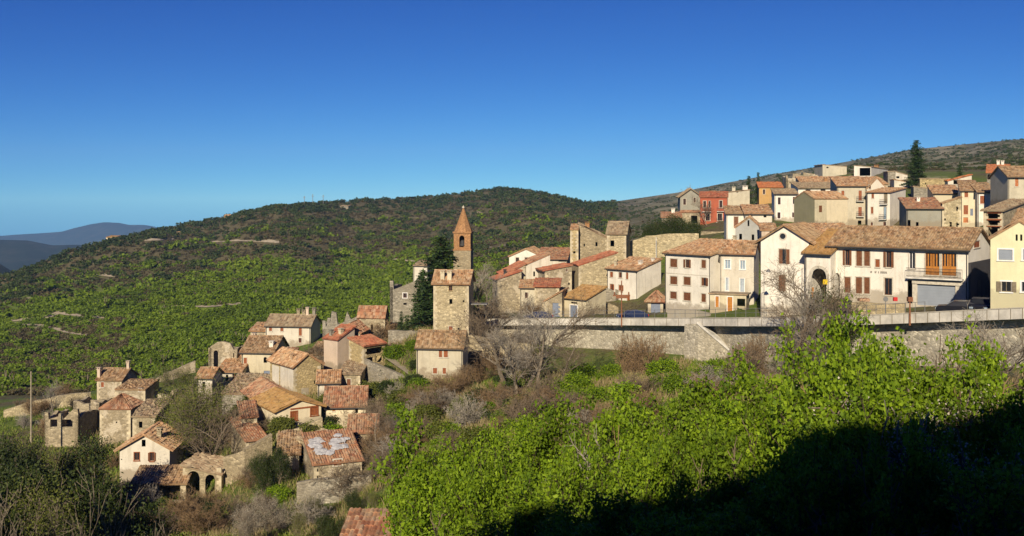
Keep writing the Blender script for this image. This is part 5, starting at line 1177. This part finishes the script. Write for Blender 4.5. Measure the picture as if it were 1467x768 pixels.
# --- conifers
def conifer(h, seed, wid=.22, tiers=26, droop=.18, pw=.85):
    r = np.random.default_rng(seed); C = []; D_ = []; S = [(0, 0, -.4, 0, 0, h * .98, h * .018, .02)]
    for t in range(tiers):
        z = h * (.10 + .89 * t / tiers); L = h * wid * (1 - t / tiers) ** pw * r.uniform(.8, 1.15) + .12
        for k in range(int(7 + 4 * (1 - t / tiers))):
            a = r.uniform(0, 6.283); Lk = L * r.uniform(.65, 1.1); n = max(2, int(Lk / .22)); d = np.array([math.cos(a), math.sin(a), 0])
            S.append((0, 0, z, *(d * Lk * .9 + [0, 0, z - Lk * droop]), .03, .01))
            for j in range(n):
                f = (j + .7) / n; c = d * Lk * f + [0, 0, z - Lk * droop * f ** 1.4 + .10 * Lk * max(0, f - .75)]
                for q_ in range(3): C.append(c + r.normal(size=3) * np.array([.12, .12, .06]) * (1 + Lk * .25))
    C = np.array(C); v, f = leaf_quads(C, max(.17, h * .017), r, .42, .9); v1, f1_ = seg_mesh(S, 5)
    return mesh_np('conifer_trunk', v1, f1_, M['barkd']), mesh_np('conifer_crown', v, f, M['pine'], rnd=r.uniform(0, 1, len(C)))
BIG, MID, SLIM = conifer(15, 1, .215, 36, .2, .6), conifer(9, 2, .26, 24), conifer(9, 3, .14, 26)
def by_top(px, py_top, Y, h0, sink=0.0):
    g = G(px, Y); top = (YH - py_top) / F * Y; return max(.3, (top - g[2])) / h0
def put(kind, name, px, py_top, Y, h0, label, cat='tree', group=None, rz=None, sxy=1.0, parts=('trunk', 'crown')):
    return plant(name, kind[0], kind[1], px, Y, by_top(px, py_top, Y, h0), random.uniform(0, 6.28) if rz is None else rz, label, cat, group, sxy=sxy, parts=parts)
put(BIG, 'spruce_tree', 631, 336, 149, 15, 'huge dark spruce rising behind the stone tower house', sxy=1.75)
put(BIG, 'spruce_tree', 606, 385, 155, 15, 'ragged lower spruce leaning left beside the grey stone house', sxy=1.55)
put(BIG, 'spruce_tree', 1313, 199, 236, 15, 'tall solitary spruce standing over the upper village', sxy=1.3)
put(SLIM, 'cypress_tree', 1086, 246, 256, 9, 'slim dark conifer beside the ochre-orange house')
put(SLIM, 'cypress_tree', 1072.5, 251, 258, 9, 'shorter pale conifer left of the slim dark one', sxy=1.3)
for i, (x_, y_, s_) in enumerate([(-22, -7, 1.25), (-27, -9, 1.5), (-32, -8, 1.35), (-37, -10, 1.5), (-43, -9, 1.4)]):  # unseen cypress row, added to cast shade on the lower-left thicket
    plant('cypress_tree', SLIM[0], SLIM[1], loc=(x_, y_, -1.9), sc=s_, rz=i, label='unseen cypress added behind the viewpoint to shade the lower left', group='cypresses added behind the viewpoint for shade', sxy=2.4)
put(MID, 'fir_tree', 1375, 231, 245, 9, 'small dark fir on the upper right slope')
for px, py, Y, lb in ((575, 445, 149, 'round pine bush at the left end of the terrace before the grey stone house'), (594, 443, 148, 'pointed young conifer in front of the grey stone house'), (583, 455, 147, 'low dark conifer between the two terrace conifers')):
    put(MID, 'young_conifer', px, py, Y, 9, lb, 'conifer')
for px, py, Y in ((925, 330, 191), (938, 325, 192), (951, 318, 192), (964, 314, 193), (976, 319, 193), (989, 318, 192), (932, 331, 190.5), (958, 325, 190.5), (984, 326, 190.5)):
    put(DARK[px % 3], 'hedge_tree', px, py, Y, 5.0, 'dark green bushy tree in the row above the golden garden wall', 'tree', 'bushy trees above the garden wall', sxy=.8)
# bare trees
for px, py, Y, k, lb in ((728, 402, 116, 0, 'large leafless tree with forked trunk below the row house'), (772, 418, 108, 1, 'leafless tree with wide twigs in front of the parapet end'), (752, 408, 113, 2, 'leafless tree between the forked tree and the parapet end'), (738, 440, 108, 1, 'lower leafless tree in front of the forked one'), (712, 432, 119, 0, 'grey leafless tree nearest the tower house canopy'), (800, 470, 105, 0, 'short leafless tree against the start of the retaining wall')):
    put(BARE[k], 'bare_tree', px, py, Y, 10, lb, parts=('trunk', 'twigs'), sxy=1.25)
put(BARE[1], 'bare_tree', 688, 368, 150, 10, 'leafless tree behind the stone tower house', parts=('trunk', 'twigs'))
put(BARE[0], 'bare_tree', 672, 372, 165, 10, 'leafless tree partly hiding the church bell tower', parts=('trunk', 'twigs'))
put(BARE[2], 'bare_tree', 745, 415, 150, 10, 'leafless tree against the long row house wall', parts=('trunk', 'twigs'))
put(BARE[0], 'bare_tree', 1140, 352, 98, 10, 'tall leafless tree in front of the gable-fronted white house', parts=('trunk', 'twigs'), sxy=1.1)
put(BARE[2], 'bare_tree', 1112, 368, 96, 10, 'leafless multi-branched tree left of the tall one before the white gable', parts=('trunk', 'twigs'), sxy=.9)
put(BARE[1], 'bare_tree', 1166, 385, 95, 10, 'slender leafless tree in front of the arched passage', parts=('trunk', 'twigs'), sxy=.8)
put(BARE[1], 'bare_tree', 1412, 432, 72, 10, 'leafless shrub-like tree before the parapet at the right', parts=('trunk', 'twigs'), sxy=1.2)
put(BARE[0], 'bare_tree', 1450, 425, 66, 10, 'leafless thorny tree at the right edge before the parapet', parts=('trunk', 'twigs'), sxy=1.2)
put(BARE[2], 'bare_tree', 1013, 275, 226, 10, 'leafless tree growing in front of the red-plastered house', parts=('trunk', 'twigs'))
put(BARE[1], 'bare_tree', 990, 262, 252, 10, 'small leafless tree behind the black-eaved house', parts=('trunk', 'twigs'))
for px, py, Y, k in ((300, 545, 120, 0), (283, 535, 124, 1), (252, 560, 128, 2)):
    put(OLIVE[k], 'budding_tree', px, py, Y, 7.4, ('wide budding olive-green tree above the half-collapsed hut', 'smaller budding tree left of the wide one', 'low budding tree behind the grey gabled house')[k], sxy=1.05)
put(BARE[0], 'bare_tree', 300, 562, 118, 10, 'leafless pale-trunked tree mixed into the wide budding tree', parts=('trunk', 'twigs'), sxy=1.2)
put(OLIVE[2], 'budding_tree', 262, 520, 150, 7, 'pale green budding tree behind the square tower stump', sxy=1.3)
put(BARE[1], 'bare_tree', 75, 540, 152, 10, 'thin leafless tree beside the utility pole', parts=('trunk', 'twigs'))
put(BARE[2], 'bare_tree', 545, 570, 104, 10, 'leafless russet tree over the cream cottage', parts=('trunk', 'twigs'), sxy=1.2)
put(DARK[0], 'evergreen_shrub', 398, 645, 103, 5, 'dense dark evergreen shrub below the ochre-roofed house', 'shrub', sxy=.62)
put(DARK[1], 'evergreen_shrub', 380, 656, 102, 5, 'lower dark evergreen shrub at the left of the dense one', 'shrub', sxy=.6)
put(DARK[2], 'evergreen_shrub', 1197, 421, 106, 5, 'small round green shrub beside the arched passage', 'shrub')
put(DARK[1], 'evergreen_shrub', 563, 507, 141, 5, 'small bright round bush in the barn courtyard', 'shrub')
# foreground leafy thicket
TOP = [(640, 604), (652, 592), (672, 605), (700, 640), (730, 630), (765, 607), (800, 600), (835, 592), (870, 585), (905, 596), (940, 585), (975, 565), (1010, 558), (1050, 565), (1090, 548), (1130, 532), (1165, 520), (1195, 498), (1225, 484), (1258, 520), (1290, 512), (1310, 498), (1345, 505), (1365, 510), (1400, 580), (1432, 540), (1470, 512), (1520, 500)]
k = 0
for (dy, Y, stp) in ((0, 27, 1), (38, 23.5, 1), (80, 20.5, 1), (130, 17.2, 1), (185, 14.5, 1)):
    for i, (px, py) in enumerate(TOP):
        if i % stp or (dy == 0 and 1385 < px < 1425): continue
        p = px + random.uniform(-10, 10) + (12 if dy else 0); y = Y * random.uniform(.92, 1.1)
        if py + dy > 800 or (dy > 20 and px < 655): continue
        o = put(LEAFY[k % 5], 'leafy_shrub', p, py + dy + random.uniform(-4, 8), y, 4.4, 'bright fresh-green leafy shrub in the foreground thicket', 'shrub', 'leafy shrubs of the foreground thicket', parts=('stems', 'leaves'), sxy=random.uniform(.58, .8)); k += 1
        if k % 8 == 0: plant('bare_bush', BUSH[k % 5], None, p + 25, y * .97, by_top(p + 25, py + dy + 6, y * .97, 3.0), k, 'bare brown stems between the leafy foreground shrubs', 'bush', 'bare stems in the foreground thicket', parts=('stems', ''), sxy=.6)
        if o.scale[2] < .7: o.scale[0] = o.scale[1] = o.scale[2] * 1.1
for px, py, Y, lb in ((1340, 590, 21, 'white blossoming shrub at the edge of the big shadow'), (1322, 640, 18, 'white blossoming shrub deep in the foreground shade'), (1375, 575, 23, 'white blossoming shrub behind the shaded one at the right'), (1400, 610, 21, 'sparse white blossoming shrub farthest right in the shade')):
    put(BLOS[k % 2], 'blossom_shrub', px, py, Y, 3, lb, 'shrub', parts=('stems', 'blossom')); k += 1
for px, py, Y, lb in ((365, 708, 92, 'wide white blossoming shrub at the bottom beside the stone wall'), (350, 735, 84, 'lower white blossoming shrub nearest the bottom edge'), (395, 714, 92, 'smaller white blossoming shrub right of the wide one')):
    put(BLOS[k % 2], 'blossom_shrub', px, py, Y, 3, lb, 'shrub', sxy=.85, parts=('stems', 'blossom')); k += 1
# dark growth at lower left
for i, (px, py, Y) in enumerate([(4, 640, 88), (28, 636, 92), (52, 648, 94), (80, 655, 96), (108, 628, 99), (132, 665, 98), (150, 690, 98), (14, 690, 80), (45, 695, 82), (75, 700, 84), (105, 690, 86), (138, 700, 88), (165, 742, 90), (5, 735, 72), (50, 740, 74), (95, 738, 76), (135, 742, 78), (285, 735, 92), (300, 722, 95), (445, 712, 92), (510, 705, 92), (535, 695, 90), (470, 735, 84), (425, 735, 84), (230, 760, 88), (190, 760, 86)]):
    put((DARK + OLIVE)[[0, 4, 1, 5, 2, 4][i % 6]], 'thicket_tree', px, py, Y, 5.2 if i % 6 in (0, 2, 4) else 7.2, 'dark leafy young tree in the lower-left thicket' if px < 200 else 'leafy young tree at the bottom among the cottages', 'tree', 'young trees of the lower-left thicket' if px < 200 else 'young trees among the lower cottages', sxy=.7)
# near sparse shoots
for i, (px, py, Y) in enumerate([(-15, 690, 44), (15, 705, 40), (45, 700, 46), (75, 712, 42), (105, 705, 47), (135, 718, 44), (160, 735, 46), (0, 735, 34), (60, 742, 34), (120, 745, 36), (185, 750, 42)]):
    put((DARK + OLIVE)[(0, 4, 1, 5, 2)[i % 5]], 'thicket_tree', px, py, Y, (5.2, 7.2, 5.2, 7.2, 5.2)[i % 5], 'dark leafy young tree in the lower-left thicket', 'tree', 'young trees of the lower-left thicket', sxy=.8)
SHOOT = []
for i in range(2):
    S, tp = skeleton(3.0, 70 + i, 2, (6, 3), .55, .02, 6, .5, .3, (.45, .4), .004); v2, f2 = seg_mesh(S, 4); SHOOT.append(mesh_np('shoot_stems', v2, f2, M['bark']))
for i, (px, py, Y) in enumerate([(10, 668, 26), (40, 715, 24), (86, 705, 27), (120, 742, 24), (175, 675, 33), (205, 712, 30), (240, 730, 32)]):
    plant('bare_shoot', SHOOT[i % 2], None, px, Y, by_top(px, py, Y, 2.9), i, 'thin bare shoots close to the camera at the lower left', 'shrub', 'bare shoots near the camera', parts=('stems', ''), sxy=.6)
# bare bushes on the slopes
for i, (px, py, Y) in enumerate([(903, 472, 117), (912, 482, 116), (938, 474, 115), (1066, 484, 106), (1085, 474, 104)]):
    put((BUSH[(1, 3)[i % 2]], None), 'bare_bush', px, py, Y, 2.9, 'tall reddish bare bush against the retaining wall', 'bush', 'reddish bare bushes along the retaining wall', sxy=.55, parts=('stems', ''))
pts_b = []
r = np.random.default_rng(5)
def scatter(n, box, ys):
    out = []
    for _ in range(n): out.append((r.uniform(box[0], box[1]), r.uniform(*ys)))
    return out
SB = scatter(16, (660, 790), (88, 128)) + scatter(14, (770, 1080), (72, 98)) + scatter(18, (1060, 1200), (78, 102)) + scatter(14, (1210, 1460), (55, 78)) + scatter(14, (560, 690), (92, 124)) + scatter(16, (470, 600), (98, 126)) + scatter(18, (180, 470), (88, 108)) + scatter(14, (40, 200), (98, 128)) + scatter(10, (330, 400), (118, 132)) + scatter(12, (440, 560), (140, 162)) + scatter(14, (680, 760), (135, 165)) + scatter(10, (0, 130), (140, 165)) + scatter(6, (1040, 1070), (100, 112))
for i, (px, Y) in enumerate(SB):
    s = r.uniform(.6, 1.25) * (1 if Y > 85 else .8)
    if 860 < px < 1060 and Y > 96: s *= .55
    plant('bare_bush', BUSH[i % 5], None, px, Y, s, r.uniform(0, 6.28), 'bare brown bush on the scrubby slopes round the village', 'bush', 'bare bushes on the slopes', parts=('stems', ''), sxy=r.uniform(1, 1.5))
GB_ = scatter(26, (760, 1080), (74, 110)) + scatter(30, (440, 600), (108, 140)) + scatter(26, (600, 760), (85, 125)) + scatter(22, (200, 460), (96, 140))
SMALL = [leafy(2.2, 140 + i, m_, .10, 8, 6, .22, .9) for i, m_ in enumerate(('leaf', 'leafo', 'leafd'))]
for i, (px, Y) in enumerate(GB_):
    s = SMALL[i % 3 if i >= 26 else 0]; plant('green_bush', s[0], s[1], px, Y, r.uniform(.5, 1.0), r.uniform(0, 6.28), 'small green bush among the cottages and terraces', 'bush', 'small green bushes among the cottages', parts=('stems', 'leaves'), sxy=1.3)
# --- hillside trees: the 300 largest as individuals, the rest as one mass
HILL = []
def puff(seed, n, mat, flat=.62, leaf=.55):
    r_ = np.random.default_rng(seed); el = r_.uniform(.7, 1.5); cl = rand_dirs(9, r_) * r_.uniform(.35, 1.0, (9, 1)) * np.array([2.2 * el, 2.2 / el, 1.5]); cl[:, 2] += 1.6
    C = cl[r_.integers(0, 9, n)] + rand_dirs(n, r_) * r_.uniform(.35, .95, (n, 1)); C[:, 2] = np.maximum(C[:, 2] * flat, .1)
    v, f = leaf_quads(C, leaf, r_, .7, .9); return v, f, r_.uniform(0, 1, n)
GROUPS = {
 'spring': (M['leafh'] if 'leafh' in M else foliage('spring_woodland', [(.10, .145, .016), (.14, .215, .016), (.18, .27, .017), (.22, .315, .02), (.255, .345, .024)], .35), 'light green spring tree on the wooded hillside'),
 'dark': (foliage('evergreen_scrub', [(.022, .036, .010), (.038, .06, .015), (.06, .085, .02), (.08, .105, .026)], .1), 'dark evergreen on the upper hillside'),
 'brown': (foliage('bare_scrub', [(.075, .062, .03), (.115, .095, .045), (.16, .13, .065), (.11, .11, .04)], .1), 'brown leafless scrub tree on the hillside'),
}
r = np.random.default_rng(17)
N = 64000
px = r.uniform(-60, 1520, N); Yc = 215 * (1350 / 215) ** (r.uniform(0, 1, N) ** .82)
xs = (px - CX) / F * Yc; gz = ground(xs, Yc); py = YH - gz * F / Yc
patch = fnoise(xs, Yc, 95, 21); patch2 = fnoise(xs, Yc, 45, 22)
rid = lerp_list(RIDGE, px)
left = px < 880
kind = np.full(N, -1)
u = r.uniform(0, 1, N)
rel = (py - rid)
green_lim = np.interp(px, [-60, 60, 200, 400, 560, 700, 900], [60, 52, 72, 85, 85, 110, 130])
gl = left & (rel + patch * 26 > green_lim * .95)
kind[gl & (u < .70)] = 0
kind[gl & (u < .86)] = 0; kind[gl & (u > .86) & (patch2 + patch > .1)] = 2
kind[gl & (rel + patch * 26 < green_lim * 1.3) & (u > .3) & (u < .58)] = 2
up_ = left & ~gl
kind[up_ & (u < .9)] = 2
kind[up_ & (patch2 + .25 * patch > .30 - np.clip((60 - rel) / 250, 0, .22)) & (u < .7)] = 1
kind[left & (rel < 14) & (u < .45)] = 1
kind[up_ & (u > .70) & (u < .80) & (rel > 25)] = 0
rt = ~left
kind[rt & (patch2 + .5 * patch > .12) & (u < .35)] = 1
kind[rt & (patch2 < -.05) & (u < .10)] = 2
kind[rt & (patch2 > .1) & (u > .8)] = 2
ll = left & (px < 190) & (py > 470 - (px - 60) * .12) & (u < .93); kind[ll & (u > .22)] = 2
kind[(py < rid - 3)] = -1
kind[rt & (Yc < 320)] = -1
kind[(Yc < 260) & (px > 640)] = -1
kind[(px > 700) & (px < 870) & (Yc < 300)] = -1
for tr in ([(16, 462), (45, 459), (70, 457), (85, 451), (115, 455), (155, 458)], [(20, 466), (60, 468), (95, 478), (125, 482)], [(230, 442), (300, 441), (345, 437), (378, 438)], [(558, 372), (600, 377)], [(697, 356), (735, 351)], [(300, 348), (345, 346), (400, 349)], [(125, 394), (165, 398)], [(205, 346), (250, 344)]):
    ty = np.interp(px, [a for a, b in tr], [b for a, b in tr]); kind[(px > tr[0][0]) & (px < tr[-1][0]) & (py > ty - 2) & (py < ty + 3.5 + 2.5 * patch2)] = -1
size = np.where(kind == 0, np.exp(r.normal(-.22, .34, N)), np.where(kind == 1, r.uniform(.6, 1.3, N), r.uniform(.4, .85, N)))
size = np.where(rt, size * .6, size) * np.clip(.75 + Yc / 1600, .8, 1.35)
for ki, (key, (mt, lb)) in enumerate(GROUPS.items()):
    sel = np.nonzero(kind == ki)[0]; sel = sel[np.argsort(Yc[sel] / size[sel])]
    vis = sel[(py[sel] < 760) & (px[sel] > 0) & (px[sel] < 1467)]
    ind = vis[:110 if key != 'spring' else 290]
    var = [puff(200 + ki * 10 + j, 330, mt, leaf=.26) for j in range(4)]
    mes = [mesh_np('hill_tree_crown', v, f, mt, rnd=rn) for v, f, rn in var]
    st, sf = seg_mesh([(0, 0, -.5, 0, 0, 2.2, .10, .05), (0, 0, .8, .6, .3, 2, .05, .03), (0, 0, 1, -.5, .4, 2.1, .05, .03)], 4); stm = mesh_np('hill_tree_trunk', st, sf, M['bark'])
    for c, i in enumerate(ind):
        plant({'spring': 'spring_tree', 'dark': 'evergreen_tree', 'brown': 'scrub_tree'}[key], stm, mes[c % 4], loc=(xs[i], Yc[i], gz[i]), sc=float(size[i]), rz=float(u[i] * 40), label=lb, cat='tree', group=lb.replace('tree', 'trees').replace('evergreen', 'evergreens'))
    rest = np.setdiff1d(sel, ind)
    low = [puff(300 + ki * 10 + j, 42, mt, leaf=.56) for j in range(6)]; fine = [puff(340 + ki * 10 + j, 90, mt, leaf=.38) for j in range(6)]
    Vs, Rs = [], []
    for i in rest:
        v, f, rn = (fine if Yc[i] < 480 else low)[i % 6]; a = u[i] * 40; ca, sa = math.cos(a), math.sin(a); s = size[i]
        w_ = np.empty_like(v); w_[:, 0] = (v[:, 0] * ca - v[:, 1] * sa) * s + xs[i]; w_[:, 1] = (v[:, 0] * sa + v[:, 1] * ca) * s + Yc[i]; w_[:, 2] = v[:, 2] * s + gz[i]
        Vs.append(w_); Rs.append(np.clip(rn * .4 + .3 * r.random() + .15 + .3 * patch2[i] + .3 * patch[i], 0, 1))
    if Vs:
        Vs = np.concatenate(Vs); nq = len(Vs) // 4
        tag(add({'spring': 'spring_woodland', 'dark': 'evergreen_scrub', 'brown': 'bare_scrub'}[key], mesh_np('woodland', Vs, np.arange(4 * nq).reshape(nq, 4), mt, rnd=np.concatenate(Rs))), kind='stuff')
# --- undergrowth: grass blades and dry stems
def blades(name, n, boxes, mat, h, wdt, seed, cond=None):
    r_ = np.random.default_rng(seed); ps, Ys = [], []
    for (a, b, c, d, k) in boxes: m = int(n * k); ps.append(r_.uniform(a, b, m)); Ys.append(r_.uniform(c, d, m))
    p = np.concatenate(ps); Y = np.concatenate(Ys); x = (p - CX) / F * Y; pn = fnoise(x, Y, 9, seed)
    if cond is not None: kk = cond(pn); p, Y, x, pn = p[kk], Y[kk], x[kk], pn[kk]
    on_road = (p > 690) & (Y > Yw(p) - .2) & (Y < Yw(p) + 13); p, Y, x = p[~on_road], Y[~on_road], x[~on_road]
    z = ground(x, Y); m = len(x); B = np.stack([x, Y, z - .05], 1)
    d = r_.normal(size=(m, 3)) * .35; d[:, 2] = 1; T = B + d * (h * r_.uniform(.5, 1.3, m))[:, None]
    an = r_.uniform(0, 6.28, m); s = np.stack([np.cos(an), np.sin(an), np.zeros(m)], 1) * wdt
    Vv = np.stack([B - s, B + s, T + s * .3, T - s * .3], 1).reshape(-1, 3)
    tag(add(name, mesh_np(name, Vv, np.arange(4 * m).reshape(m, 4), M[mat], rnd=r_.uniform(0, 1, m))), kind='stuff')
blades('slope_grass', 150000, [(690, 1100, 70, 126, .45), (440, 700, 85, 150, .25), (150, 460, 85, 150, .2), (0, 200, 85, 170, .1)], 'grassm', .42, .06, 31, lambda q: q > -.3)
blades('dry_undergrowth', 150000, [(690, 1120, 60, 124, .5), (440, 700, 85, 150, .2), (100, 460, 85, 150, .15), (1080, 1467, 50, 105, .15)], 'dry', .75, .03, 32, lambda q: q < .02)
# masts on the ridge
for px, y0 in ((436, 281), (448, 278), (463, 279)):
    Y = 905; g = G(px, Y); h = (YH - y0) / F * Y - g[2]; o = empty('radio_mast', g); tag(o, 'thin grey radio mast on the hill ridge', 'mast', 'radio masts on the ridge')
    q = MB(); q.tube((0, 0, -1), (0, 0, h), .35, .2, 6); q.build('pole', M['rail'], o)
    q = MB(); q.box(-1.2, 1.2, -.15, .15, h * .8, h * .8 + .3); q.box(-.8, .8, -.15, .15, h * .9, h * .9 + .3); q.build('antenna_arm', M['rail'], o)

# ================================================================== air, sky, sun, camera
SUN_EL, SUN_AZ = R(25), R(-12)
sd = Vector((math.sin(SUN_AZ) * math.cos(SUN_EL), -math.cos(SUN_AZ) * math.cos(SUN_EL), math.sin(SUN_EL)))
li = bpy.data.lights.new('sun', 'SUN'); li.energy = 5.0; li.angle = R(.5); li.color = (1.0, .86, .66)
lo = bpy.data.objects.new('sun', li); COL.objects.link(lo); lo.rotation_euler = (-sd).to_track_quat('-Z', 'Y').to_euler()
wd = bpy.data.worlds.new('World'); scene.world = wd; wd.use_nodes = True; nt = wd.node_tree
bg = nt.nodes['Background']; sky = nt.nodes.new('ShaderNodeTexSky'); sky.sky_type = 'NISHITA'; sky.sun_disc = False
sky.sun_elevation = SUN_EL; sky.sun_rotation = math.pi - SUN_AZ; sky.altitude = 900; sky.air_density = .5; sky.dust_density = 0.0; sky.ozone_density = 4.0
sp_ = nt.nodes.new('ShaderNodeSeparateColor'); cb = nt.nodes.new('ShaderNodeCombineColor'); nt.links.new(sky.outputs[0], sp_.inputs[0])
for i, (gm, kf) in enumerate(((2.1, 1.35), (1.5, 1.3), (.9, 1.10))):      # deep polarised blue of the clear evening sky
    m1 = nt.nodes.new('ShaderNodeMath'); m1.operation = 'MULTIPLY'; m1.inputs[1].default_value = .07; nt.links.new(sp_.outputs[i], m1.inputs[0])
    m2 = nt.nodes.new('ShaderNodeMath'); m2.operation = 'POWER'; m2.inputs[1].default_value = gm; nt.links.new(m1.outputs[0], m2.inputs[0])
    m3 = nt.nodes.new('ShaderNodeMath'); m3.operation = 'MULTIPLY'; m3.inputs[1].default_value = kf / SKY_STR / 2 ** EXPO; nt.links.new(m2.outputs[0], m3.inputs[0]); nt.links.new(m3.outputs[0], cb.inputs[i])
nt.links.new(cb.outputs[0], bg.inputs['Color']); bg.inputs['Strength'].default_value = SKY_STR
cam = bpy.data.cameras.new('camera'); co = bpy.data.objects.new('camera', cam); COL.objects.link(co); scene.camera = co
co.location = (0, 0, 0); co.rotation_euler = (R(90), 0, 0); cam.sensor_width = 36; cam.lens = F / 1467 * 36
cam.shift_y = -(384 - YH) / 1467; cam.clip_start = .1; cam.clip_end = 60000
if HAZE:
    q = MB(); q.box(-6200, 6200, -125, 10700, -1500, 520)
    hz = NT('thin_air'); pv = hz.n('ShaderNodeVolumePrincipled'); pv.inputs['Color'].default_value = (.28, .54, 1.0, 1); pv.inputs['Density'].default_value = HAZE; pv.inputs['Anisotropy'].default_value = -.2
    hz.t.links.remove(hz.out.inputs['Surface'].links[0]); hz.l(pv.outputs[0], hz.out.inputs['Volume'])
    tag(q.build('haze', hz.m), kind='stuff')
scene.view_settings.view_transform = 'Standard'; scene.view_settings.look = 'None'; scene.view_settings.exposure = EXPO; scene.view_settings.gamma = 1.0
scene.render.engine = 'CYCLES'; scene.cycles.max_bounces = 5; scene.cycles.diffuse_bounces = 2; scene.cycles.glossy_bounces = 2; scene.cycles.transmission_bounces = 2; scene.cycles.volume_bounces = 0; scene.cycles.transparent_max_bounces = 4
scene.cycles.use_denoising = True
